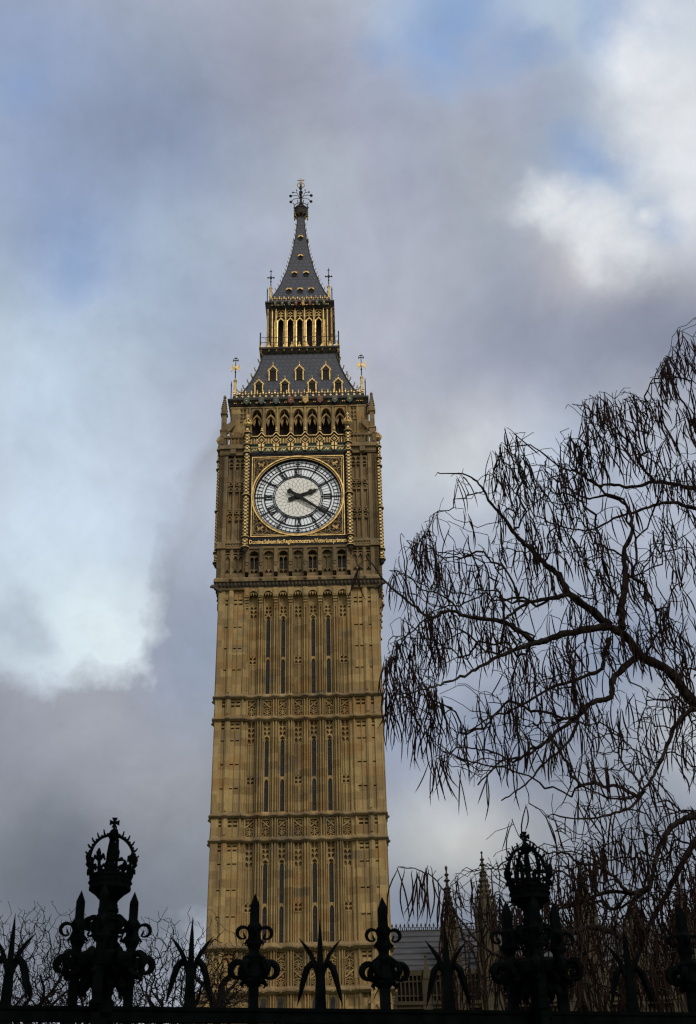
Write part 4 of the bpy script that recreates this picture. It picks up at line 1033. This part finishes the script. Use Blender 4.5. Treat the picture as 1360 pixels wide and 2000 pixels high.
turret(10.9, PY, 27.95, .62, 23.0, True); turret(13.7, PY, 29.0, .78, 24.4, False); turret(21.2, PY, 28.0, .8, 24.2, False); turret(25.0, PY+1, 26.6, .7, 22.6, False); turret(28.4, PY, 27.0, 1.0, 22.8, False); turret(35, PY, 28, .8, 23.6, False)

# ------------------------------------------------------------------ iron railing in front
FENCE0 = CAM+Vector((-2.040, 7.726, 0)); FANG = math.atan2(.18971, .98184)
RL = empty('iron_railing', (FENCE0.x, FENCE0.y, 0), FANG); tag(RL, 'black wrought iron railing with crowned posts and leafy spikes across the foreground', 'railing')
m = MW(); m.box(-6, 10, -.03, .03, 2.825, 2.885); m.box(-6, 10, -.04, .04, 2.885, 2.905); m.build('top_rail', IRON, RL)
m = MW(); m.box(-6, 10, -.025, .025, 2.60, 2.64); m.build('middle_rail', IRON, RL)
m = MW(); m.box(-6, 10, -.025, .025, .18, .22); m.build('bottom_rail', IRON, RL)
m = MW(); m.box(-6, 10, -.2, .2, 0.002, .16); m.build('kerb', STONEP, RL)
def blade(m, pts, ws, th):
    """flat tapering leaf with a raised middle, along pts in the x-z plane turned by ang"""
    m.tube(pts, ws, 4)
def trident(s):
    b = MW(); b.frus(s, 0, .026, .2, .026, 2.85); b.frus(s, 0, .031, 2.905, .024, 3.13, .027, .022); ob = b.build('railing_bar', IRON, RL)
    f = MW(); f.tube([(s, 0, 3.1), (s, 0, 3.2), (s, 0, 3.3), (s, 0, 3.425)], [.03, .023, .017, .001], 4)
    for a in (0, pi):
        c, q = math.cos(a), math.sin(a)
        L = 1.
        f.tube([(s+x*c*L, x*q*L, z) for x, z in ((.008, 3.08), (.028, 3.15), (.055, 3.215), (.09, 3.265), (.132, 3.315))], [.02, .02, .017, .012, .001], 4)
    for a in (.1, pi-.1, -.5):
        c, q = math.cos(a), math.sin(a)
        f.tube([(s+x*c, x*q, z) for x, z in ((.01, 3.09), (.03, 3.15), (.055, 3.162), (.08, 3.135), (.1, 3.07), (.118, 3.0), (.138, 2.925))], [.016, .02, .022, .021, .018, .013, .001], 4)
    f.build('leaf_spike', IRON, ob)
def volute(f, x, y, ang, z, r, t):
    """one open acanthus scroll springing from the bar: up, out, round and back under, with a curled tip"""
    c, s = math.cos(ang), math.sin(ang); P = []; Rr = []; q = lambda u, w: (x+u*c, y+u*s, z+w)
    cx = r*1.12; n = 14
    for i in range(n):
        u = i/(n-1); th = R(25+275*u); rr = r*(.62-.1*u); P.append(q(cx-rr*math.cos(th), rr*math.sin(th))); Rr.append(t*(.6+.75*math.sin(pi*min(1, u*1.15))))
    f.tube([q(.01, r*.1)]+P, [t]+Rr, 5)
    f.tube([P[-1], q(cx-.12*r, -.2*r), q(cx-.05*r, .08*r)], [t*.8, t*.9, t*.35], 4)
    f.tube([q(.2*r, -r*.45), q(.62*r, -r*.7), q(.9*r, -r*1.0), q(.72*r, -r*1.22)], [t, t*1.2, t*.8, t*.25], 5)
def scroll_bar(s, y=0., big=True, parent=None, ztip=3.572):
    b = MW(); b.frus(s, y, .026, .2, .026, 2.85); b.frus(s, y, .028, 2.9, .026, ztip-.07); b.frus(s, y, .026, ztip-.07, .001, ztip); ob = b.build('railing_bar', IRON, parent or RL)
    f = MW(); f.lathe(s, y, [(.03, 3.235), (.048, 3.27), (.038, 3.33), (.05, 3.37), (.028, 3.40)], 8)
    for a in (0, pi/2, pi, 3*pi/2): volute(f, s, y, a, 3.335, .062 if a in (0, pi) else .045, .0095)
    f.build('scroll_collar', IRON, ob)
    if big:
        f = MW(); f.lathe(s, y, [(.03, 3.02), (.07, 3.08), (.058, 3.15), (.075, 3.19), (.03, 3.225)], 8)
        for a in (0, pi, .9, 2.2, -.9, -2.2): volute(f, s, y, a, 3.12, .082 if a in (0, pi) else .07, .0165)
        f.build('leaf_collar', IRON, ob)
    return ob
def crown_post(s):
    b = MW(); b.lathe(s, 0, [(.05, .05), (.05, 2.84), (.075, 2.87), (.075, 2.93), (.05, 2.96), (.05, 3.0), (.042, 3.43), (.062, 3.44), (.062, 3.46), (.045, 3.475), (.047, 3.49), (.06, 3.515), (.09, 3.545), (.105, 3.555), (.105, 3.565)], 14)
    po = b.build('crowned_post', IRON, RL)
    c = MW(); c.lathe(s, 0, [(.115, 3.562), (.126, 3.57), (.126, 3.585), (.118, 3.592), (.122, 3.63), (.13, 3.64), (.13, 3.652), (.118, 3.66), (.1, 3.66)], 20)
    for i in range(20): t = 2*pi*i/20; c.lathe(s+.126*math.cos(t), .126*math.sin(t), [(.0, 3.6), (.008, 3.612), (.0, 3.626)], 5)
    for i in range(8):
        t = 2*pi*i/8+.2; x, y = math.cos(t), math.sin(t); R_ = lambda q, z: (s+q*x, q*y, z)
        cross = i % 2 == 0
        c.tube([R_(.122, 3.655), R_(.133, 3.70), R_(.14, 3.735)], [.016, .01, .012], 5)
        tx, ty = -y, x
        for d in (-1, 1):
            c.tube([R_(.135, 3.715), (s+.14*x+d*.03*tx, .14*y+d*.03*ty, 3.725 if cross else 3.745), (s+.14*x+d*.042*tx, .14*y+d*.042*ty, 3.715)], [.009, .014, .006], 5)
            c.tube([R_(.127, 3.67), (s+.133*x+d*.035*tx, .133*y+d*.035*ty, 3.69), (s+.135*x+d*.045*tx, .135*y+d*.045*ty, 3.665)], [.008, .01, .006], 4)
        c.tube([R_(.14, 3.73), R_(.147, 3.765), R_(.145, 3.79)], [.014, .016, .004], 5)
        if cross:
            arc = []
            for q in range(13):
                u = q/12; a = u*pi/2*1.02; arc.append(R_(.136*math.cos(a*1.0)**.95 if a < pi/2 else 0.0, 3.755+.15*math.sin(min(a, pi/2))))
            c.tube(arc, .0105, 6)
            for q in range(1, 11):
                p = Vector(arc[q]); o = Vector((x*math.cos(q/12*pi/2), y*math.cos(q/12*pi/2), math.sin(q/12*pi/2)))
                if q % 2: c.tube([p, p+o*.018, p+o*.03+Vector((0, 0, .012))], [.009, .008, .005], 4)
                else: c.tube([p, p+o*.014], [.012, .006], 5)
    c.lathe(s, 0, [(.0, 3.86), (.02, 3.87), (.034, 3.895), (.034, 3.91), (.02, 3.935), (.008, 3.945), (.007, 3.955)], 12)
    c.lathe(s, 0, [(.02, 3.55), (.018, 3.75), (.025, 3.76), (.02, 3.8), (.016, 3.86)], 8)
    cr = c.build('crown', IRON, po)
    k = MW(); zc = 3.983
    for a in range(4):
        u, v = [(1, 0), (0, 1), (-1, 0), (0, -1)][a]
        k.prism([(s+u*.004-v*.005, zc+v*.004+u*.005), (s+u*.03-v*.017, zc+v*.03+u*.017), (s+u*.03+v*.017, zc+v*.03-u*.017), (s+u*.004+v*.005, zc+v*.004-u*.005)], -.007, .007)
    k.disc(s, zc, .009, -.008, .008, 10)
    k.build('cross', IRON, po)
    f = MW(); f.lathe(s, 0, [(.05, 3.29), (.075, 3.32), (.06, 3.37), (.075, 3.41), (.05, 3.435)], 10)
    for i in range(6): volute(f, s, 0, 2*pi*i/6+.3, 3.365, .07, .012)
    f.build('scroll_collar', IRON, po)
    f = MW(); f.lathe(s, 0, [(.05, 3.0), (.12, 3.05), (.19, 3.11), (.2, 3.17), (.15, 3.2), (.05, 3.22)], 14)
    for i in range(10):
        t = 2*pi*i/10; volute(f, s+.15*math.cos(t), .15*math.sin(t), t, 3.135, .075, .018)
        f.tube([(s+.1*math.cos(t), .1*math.sin(t), 3.06), (s+.14*math.cos(t), .14*math.sin(t), 3.0), (s+.12*math.cos(t), .12*math.sin(t), 2.965)], [.03, .022, .006], 5)
    f.build('leaf_collar', IRON, po)
    for dx, dy in ((-.165, 0), (.15, 0), (-.03, -.15), (.03, .15)): scroll_bar(s+dx, dy, False, None, 3.565 if dy == 0 else 3.58)
for s in (-.74, .03, 1.07, 1.845, 2.63, 3.80, 4.6): trident(s)
for s in (-.36, 1.445, 2.238, 4.2): scroll_bar(s)
for s in (.567, 3.2): crown_post(s)
m = MW()
for i in range(60):      # ring frieze between the two upper rails
    x = -2+.135*i; P = [(x+.05*math.cos(2*pi*q/10), 0, 2.742+.05*math.sin(2*pi*q/10)) for q in range(11)]; m.tube(P, .008, 4)
    m.box(x+.06, x+.075, -.01, .01, 2.64, 2.845); m.tube([(x, 0, 2.79), (x+.03, 0, 2.74), (x-.03, 0, 2.72), (x, 0, 2.69)], .01, 4)
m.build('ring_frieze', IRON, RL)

# ------------------------------------------------------------------ trees
def smooth_path(P, n=6):
    P = [Vector(p) for p in P]; out = []
    for i in range(len(P)-1):
        p0, p1, p2, p3 = P[max(i-1, 0)], P[i], P[i+1], P[min(i+2, len(P)-1)]
        for q in range(n):
            t = q/n; out.append(.5*((2*p1)+(p2-p0)*t+(2*p0-5*p1+4*p2-p3)*t*t+(3*p1-p0-3*p2+p3)*t**3))
    return out+[P[-1]]
def grow(seeds, seed_len, targets, rng, bf, hops, jit, lift):
    """twigs: join every target to the nearest place on the growing tree, favouring short ways back to the root"""
    X = [tuple(p) for p in seeds]; par = [-1]*len(X); PL = list(seed_len)
    T = np.array(targets); S = np.array(X); sl = np.array(PL)
    best = np.full(len(T), 1e9); bi = np.zeros(len(T), int)
    for a in range(0, len(T), 200):
        d = np.linalg.norm(T[a:a+200, None]-S[None], axis=2)+bf*sl[None]; bi[a:a+200] = d.argmin(1); best[a:a+200] = d.min(1)
    done = np.zeros(len(T), bool); tips = []
    for _ in range(len(T)):
        j = int(np.where(done, 1e9, best).argmin()); done[j] = True
        p = np.array(X[bi[j]]); t = T[j]; n = bi[j]; L = np.linalg.norm(t-p)
        k = max(2, int(L/hops)); new = []
        for q in range(1, k+1):
            u = q/k; pt = p+(t-p)*u+(rng.normal(0, jit, 3)*L*(1 if q < k else 0)); pt[2] += lift*L*math.sin(pi*u)
            X.append(tuple(pt)); par.append(n); PL.append(PL[n]+L/k); n = len(X)-1; new.append(n)
        tips.append(n)
        N_ = np.array([X[i] for i in new]); nl = np.array([PL[i] for i in new])
        d = np.linalg.norm(T[:, None]-N_[None], axis=2)+bf*nl[None]; m_ = d.min(1); w = m_ < best
        best[w] = m_[w]; bi[w] = np.array(new)[d.argmin(1)[w]]
    return X, par, tips
def twig_mesh(X, par, ns, r0, ex, rmax, n=4):
    cnt = [0]*len(X); kids = [0]*len(X)
    for i in range(ns, len(X)):
        if par[i] >= 0: kids[par[i]] += 1
    for i in range(len(X)-1, ns-1, -1):
        if kids[i] == 0: cnt[i] = 1
        if par[i] >= ns: cnt[par[i]] += cnt[i]
    m = MW(); rad = [min(rmax, r0*max(1, c)**ex) for c in cnt]
    for i in range(ns, len(X)):
        p = par[i]; rp = rad[p] if p >= ns else rad[i]*1.1
        m.tube([X[p], X[i]], [min(rp, rad[i]*1.6), rad[i]], n)
    return m, rad
def inside(poly, x, y):
    c = False; j = len(poly)-1
    for i in range(len(poly)):
        (a, b), (d, e) = poly[i], poly[j]
        if (b > y) != (e > y) and x < (d-a)*(y-b)/(e-b)+a: c = not c
        j = i
    return c
Z8 = lambda P: [(x*.51+740, y*.51+620) for x, y in P]
ZR = lambda P: [(x/2.857+1000, y/2.857+1300) for x, y in P]
# main limbs, traced from the photograph: points, near/far distance along the limb, thickness at its ends (m)
LIMBS = [
 ([(1900, 1750), (1700, 1650), (1500, 1510), (1360, 1376), (1311, 1314), (1250, 1278), (1228, 1248), (1199, 1227), (1163, 1227), (1097, 1240), (1051, 1255), (1020, 1237), (980, 1214), (918, 1206), (878, 1191), (842, 1206), (806, 1181), (757, 1140), (715, 1085)], 13.6, 12.2, .105, .007),
 (Z8([(930, 1190), (930, 1120), (938, 1050), (945, 980), (940, 900), (968, 820), (962, 745), (930, 705), (870, 682), (790, 690), (700, 640)]), 13.2, 13.9, .04, .009),
 (Z8([(885, 1182), (800, 1112), (720, 1045), (690, 985), (640, 945), (590, 890), (540, 850), (480, 770), (430, 710), (395, 650), (340, 605), (225, 594)]), 13.1, 12.5, .045, .006),
 (Z8([(735, 1062), (640, 1080), (570, 1092), (520, 1130), (470, 1160)]), 12.9, 12.6, .026, .012),
 (Z8([(620, 1243), (560, 1260), (480, 1290), (400, 1330), (330, 1372), (250, 1400), (180, 1420), (60, 1450)]), 12.7, 11.9, .024, .006),
 (Z8([(1000, 1293), (940, 1340), (892, 1400), (890, 1450), (820, 1475), (760, 1530), (690, 1580), (620, 1640), (560, 1680), (470, 1700), (380, 1790)]), 13.3, 12.4, .036, .007),
 (Z8([(885, 1230), (865, 1290), (850, 1350), (770, 1380), (660, 1420), (520, 1500), (430, 1530), (320, 1600)]), 13.1, 12.8, .024, .006),
 (Z8([(780, 1450+30), (730, 1620), (640, 1700), (560, 1790), (470, 1850)]), 12.8, 12.3, .018, .006),
 ([(1445, 1457), (1410, 1410), (1360, 1386), (1329, 1405), (1308, 1440), (1297, 1475), (1280, 1506), (1259, 1541), (1225, 1560), (1180, 1555), (1130, 1530)], 13.3, 12.6, .032, .007),
 ([(1259, 1541), (1235, 1575), (1190, 1590), (1130, 1600), (1080, 1590)], 12.7, 12.2, .016, .006),
 (Z8([(1500, 640), (1216, 652), (1140, 640), (1060, 630), (970, 650), (890, 640), (830, 640), (760, 590), (690, 570), (600, 500), (490, 490)]), 14., 12.9, .034, .006),
 (Z8([(1500, 800), (1216, 733), (1140, 710), (1080, 712), (1000, 740), (900, 770), (810, 815), (700, 800), (600, 760)]), 13.7, 12.8, .028, .006),
 (Z8([(1060, 630), (1000, 560), (950, 470), (880, 420), (800, 350), (740, 330)]), 13.6, 13.2, .018, .005),
 (Z8([(1400, 560), (1240, 470), (1180, 350), (1130, 250), (1150, 120), (1145, 50)]), 14., 13.6, .02, .004),
 (Z8([(950, 985), (1010, 1020), (1060, 1110), (1130, 1160)]), 13.3, 13.6, .02, .006),
 ([(1700, 1640), (1500, 1540), (1360, 1590), (1325, 1608), (1304, 1625), (1287, 1660), (1276, 1695), (1270, 1730), (1245, 1748), (1225, 1790), (1215, 1840), (1190, 1900)], 13.4, 12.9, .055, .012),
 ([(1640, 1608), (1430, 1600), (1360, 1643), (1336, 1681), (1315, 1720), (1301, 1748), (1273, 1797), (1252, 1846), (1227, 1895), (1190, 1940)], 13.5, 13.6, .05, .014),
 ([(1268, 1733), (1241, 1744), (1220, 1737), (1196, 1709), (1164, 1692), (1133, 1685), (1105, 1667), (1066, 1664), (1030, 1640)], 13., 12.6, .022, .006),
 ([(1245, 1748), (1190, 1742), (1120, 1768), (1090, 1775), (1040, 1800), (980, 1790)], 13., 12.6, .02, .006),
 ([(1215, 1830), (1160, 1810), (1100, 1830), (1040, 1870), (960, 1860), (900, 1800), (870, 1745), (845, 1712), (810, 1698), (778, 1693)], 12.9, 12.3, .026, .004),
 ([(1890, 1890), (1600, 1860), (1340, 1895), (1260, 1860), (1180, 1880), (1090, 1920), (1010, 1900)], 13.4, 12.8, .026, .006),
 (Z8([(210, 1160), (150, 1120), (110, 1040), (95, 930), (82, 835)]), 12.35, 12.2, .010, .004),
 (Z8([(300, 1120), (240, 1060), (160, 1040), (110, 985), (40, 970)]), 12.3, 12.1, .010, .004),
]
CT = empty('bean_tree', (*at(1900, 1750, 13.6).xy, 0)); CT.location.z = 0
tag(CT, 'bare bean tree with long dark seed pods hanging over the railing at right', 'tree')
base = CT.location.copy(); base = Vector((base.x+.2, base.y, 0)); CT.location = base
OFF = tuple(-base)
def mw():
    m = MW(); m.off = OFF; return m
rng = np.random.default_rng(7); rnd = random.Random(11)
seeds, slen = [], []
root = at(1900, 1750, 13.6)
for li, (P, d0, d1, r0, r1) in enumerate(LIMBS):
    n = len(P); pts = [at(x, y, d0+(d1-d0)*i/(n-1)) for i, (x, y) in enumerate(P)]
    sp = smooth_path(pts, 5); L = [0]
    for a, b in zip(sp[:-1], sp[1:]): L.append(L[-1]+(b-a).length)
    for i in range(1, len(sp)-1): sp[i] = sp[i]+Vector(rng.normal(0, .006, 3))
    rs = [r1+(r0-r1)*(1-l/L[-1])**1.25 for l in L]
    rs = [r*1.12*(1+.12*math.sin(i*1.7+li)) for i, r in enumerate(rs)]
    m = mw(); m.tube(sp, rs, 8); m.build('limb', BARK, CT, smooth=True)
    b0 = (Vector(pts[0])-root).length
    for p, l in zip(sp[2:], L[2:]): seeds.append(tuple(p)); slen.append(b0+l)
m = mw(); m.tube(smooth_path([(base.x, base.y, -.1), (base.x+.05, base.y, .5), (base.x-.02, base.y-.05, 1.6), (base.x-.1, base.y, 2.6), tuple(root+(at(1700, 1650, 13.6)-root)*.1), tuple(at(1700, 1650, 13.6))], 5), [.36]+[.30]*5+[.26]*5+[.22]*5+[.2]*5+[.17]*5, 12)
m.tube(smooth_path([(base.x-.05, base.y, 2.2), (base.x+.1, base.y+.2, 4.5), tuple(at(1650, 1100, 14.0)), tuple(at(1560, 920, 13.8)), tuple(at(1500, 800, 13.7)), tuple(at(1490, 700, 13.9)), tuple(at(1500, 640, 14.)), tuple(at(1440, 595, 14.)), tuple(at(1400, 560, 14.))], 6), [.2*(1-i/49)**.85+.018 for i in range(49)], 9)
m.build('trunk', BARK, CT, smooth=True)
CROWN = [(1700, 480), (1500, 540), (1330, 640), (1300, 690), (1250, 755), (1170, 765), (1112, 790), (1060, 845), (990, 838), (962, 905), (940, 945), (900, 915), (850, 928), (835, 1010), (790, 1060), (752, 1130), (757, 1250), (752, 1340), (765, 1400), (828, 1410), (850, 1500), (930, 1540), (990, 1520), (1060, 1600), (1100, 1640), (1060, 1680), (990, 1690), (985, 1780), (1000, 1940), (1700, 1940)]
tg = []
while len(tg) < 4100:
    x = rng.uniform(745, 1720); y = rng.uniform(500, 1940)
    if not inside(CROWN, x, y): continue
    dens = 1.0
    if y > 1500: dens = .75
    if x > 1380: dens = .4
    # open gaps between the boughs
    hx = math.sin(x*.021+1.3)*math.sin(y*.017+.7)+.5*math.sin(x*.043)*math.cos(y*.039)
    if hx < -.35: dens *= .25
    if rng.random() > dens: continue
    d = 12.9+.35*math.sin(x*.01)+rng.normal(0, .45); tg.append(tuple(at(x, y, min(14.8, max(11.3, d)))))
LOWP = [(860, 1720), (1000, 1650), (1100, 1640), (1400, 1560), (1420, 1950), (860, 1950)]
while len(tg) < 5500:
    x = rng.uniform(860, 1420); y = rng.uniform(1560, 1950)
    if inside(LOWP, x, y): tg.append(tuple(at(x, y, min(14.8, max(11.5, 13.2+rng.normal(0, .5))))))
for (x, y) in [(758, 1155), (790, 1050), (850, 930), (905, 915), (962, 880), (990, 835), (1110, 790), (1170, 765), (1325, 640), (1300, 700), (700, 1105), (680, 1075), (780, 1693), (800, 1696), (820, 1700), (835, 1690), (852, 1700), (865, 1712), (945, 1690), (960, 1700), (970, 1715), (950, 1640), (1000, 1600)]: tg.append(tuple(at(x, y, 12.4)))
X, par, tips = grow(seeds, slen, tg, rng, .22, .09, .05, .07)
m, rad = twig_mesh(X, par, len(seeds), .0036, .385, .022); m.off = OFF
m.v = [(a+OFF[0], b+OFF[1], c+OFF[2]) for a, b, c in m.v]
m.build('crown', BARK, CT)
# seed pods, hung in bunches from the twig ends
pods = []
def pod(p, L, lean, r):
    p = Vector(p); q = p+Vector((lean[0]*.06, lean[1]*.06, -.035)); pts = [p, q]; b = Vector((rnd.uniform(-1, 1), rnd.uniform(-1, 1), 0))*L*.13
    for i in range(1, 6):
        u = i/5; pts.append(q+Vector((lean[0]*L*u, lean[1]*L*u, -L*u))+b*math.sin(pi*u))
    return pts, [.0018, r*.6, r*.9, r, r, r*.85, r*.15]
proj_y = lambda p: 0
for t in tips:
    p = Vector(X[t]); v = p-CAM; dd = v.dot(Vector((0, math.cos(PITCH), math.sin(PITCH)))); up = v.dot(Vector((0, -math.sin(PITCH), math.cos(PITCH))))
    px = 680+FPX*v.x/dd; py = 1000-FPX*up/dd
    pr = .31 if py < 1450 else .2
    if py > 1650: pr = .24
    if px < 870 or py < 960: pr = .42
    if rnd.random() > pr: continue
    for _ in range(rnd.choice((1, 1, 2, 2, 3, 4) if pr < .4 else (1, 2, 3, 4, 5))):
        L = rnd.triangular(.2, .58 if px < 900 else .5, .36); pods.append(pod(p+Vector((rnd.uniform(-.035, .035), rnd.uniform(-.05, .05), rnd.uniform(-.03, .0))), L, (rnd.gauss(0, .19), rnd.gauss(0, .16)), rnd.uniform(.0062, .0096)))
for (x, y) in ((778, 1694), (790, 1697), (806, 1699), (814, 1703), (826, 1701), (829, 1705), (838, 1699), (846, 1712), (856, 1716), (862, 1730)):
    pods.append(pod(at(x, y, 12.3), rnd.uniform(.36, .46), (rnd.uniform(-.25, -.02), 0), .0075))
pods.sort(key=lambda q: (q[0][2]-CAM).length-3*((q[0][2]-q[0][-1]).length))
vis = [q for q in pods if (q[0][2].x-CAM.x)/(q[0][2].y-CAM.y) < .29]; rest = [q for q in pods if (q[0][2].x-CAM.x)/(q[0][2].y-CAM.y) >= .29]+vis[100:]
for pts, rs in vis[:100]: m = mw(); m.tube(pts, rs, 5); m.build('seed_pod', POD, CT)
m = mw()
for pts, rs in rest: m.tube(pts, rs, 4)
o = m.build('hanging_pods', POD, CT); o['kind'] = 'stuff'

def bare_tree(px, d, ztop, rx, label, seed, n, boughs, grp='bare trees beyond the railing'):
    rng = np.random.default_rng(seed); b = at(px, 1950, d); b.z = 0
    e = empty('bare_tree', b); tag(e, label, 'tree', grp)
    sd, sl = [], []; zc = ztop-rx*.95; m = MW(); H0 = zc-rx*.75
    m.tube([(0, 0, -.1), (.05, 0, H0*.5), (0, .05, H0)], [.26, .2, .17], 9)
    m.build('trunk', TWIG, e)
    for k in range(boughs):
        a = 2*pi*k/boughs+rng.uniform(-.3, .3); q = rng.uniform(.45, .8)*rx; zz = zc+rng.uniform(-.2, .35)*rx
        P = smooth_path([(0, .02, H0-.2), (q*.35*math.cos(a), q*.35*math.sin(a), H0+(zz-H0)*.45+rng.uniform(-.2, .2)), (q*.7*math.cos(a+.25), q*.7*math.sin(a+.25), H0+(zz-H0)*.75), (q*math.cos(a), q*math.sin(a), zz)], 5)
        m = MW(); m.tube(P, [.11-.0052*i for i in range(len(P))], 6); m.build('bough', TWIG, e)
        l = 0
        for i in range(3, len(P)): l += (P[i]-P[i-1]).length; sd.append(tuple(P[i])); sl.append(l)
    tg = []
    while len(tg) < n:
        v = rng.normal(0, 1, 3); v /= np.linalg.norm(v); r = rng.random()**.4; p = v*r*np.array([rx, rx, rx*.95])
        if p[2] < -.55*rx: continue
        lump = 1+.16*math.sin(3*math.atan2(v[1], v[0])+seed)+.1*math.sin(5*v[2]+seed*2)
        tg.append((p[0]*lump, p[1]*lump, zc+p[2]*lump))
    X, par, tips = grow(sd, sl, tg, rng, .3, .2, .1, -.04)
    m, rad = twig_mesh(X, par, len(sd), .0095, .38, .06, 3); m.build('crown', TWIG, e)
bare_tree(40, 52, 14.4, 3.5, 'taller bare tree at the far left behind the leafy spike', 3, 2300, 8)
bare_tree(170, 56, 13.7, 3.0, 'bare tree showing behind the left crowned post', 5, 1900, 7)
bare_tree(330, 50, 12.9, 2.9, 'bare tree between the crowned post and the tower, with one thick low bough', 8, 2200, 8)
bare_tree(425, 54, 13.1, 1.7, 'smallest bare tree, its twigs crossing the left foot of the tower', 9, 900, 6)
SC.cycles.filter_width = 1.25
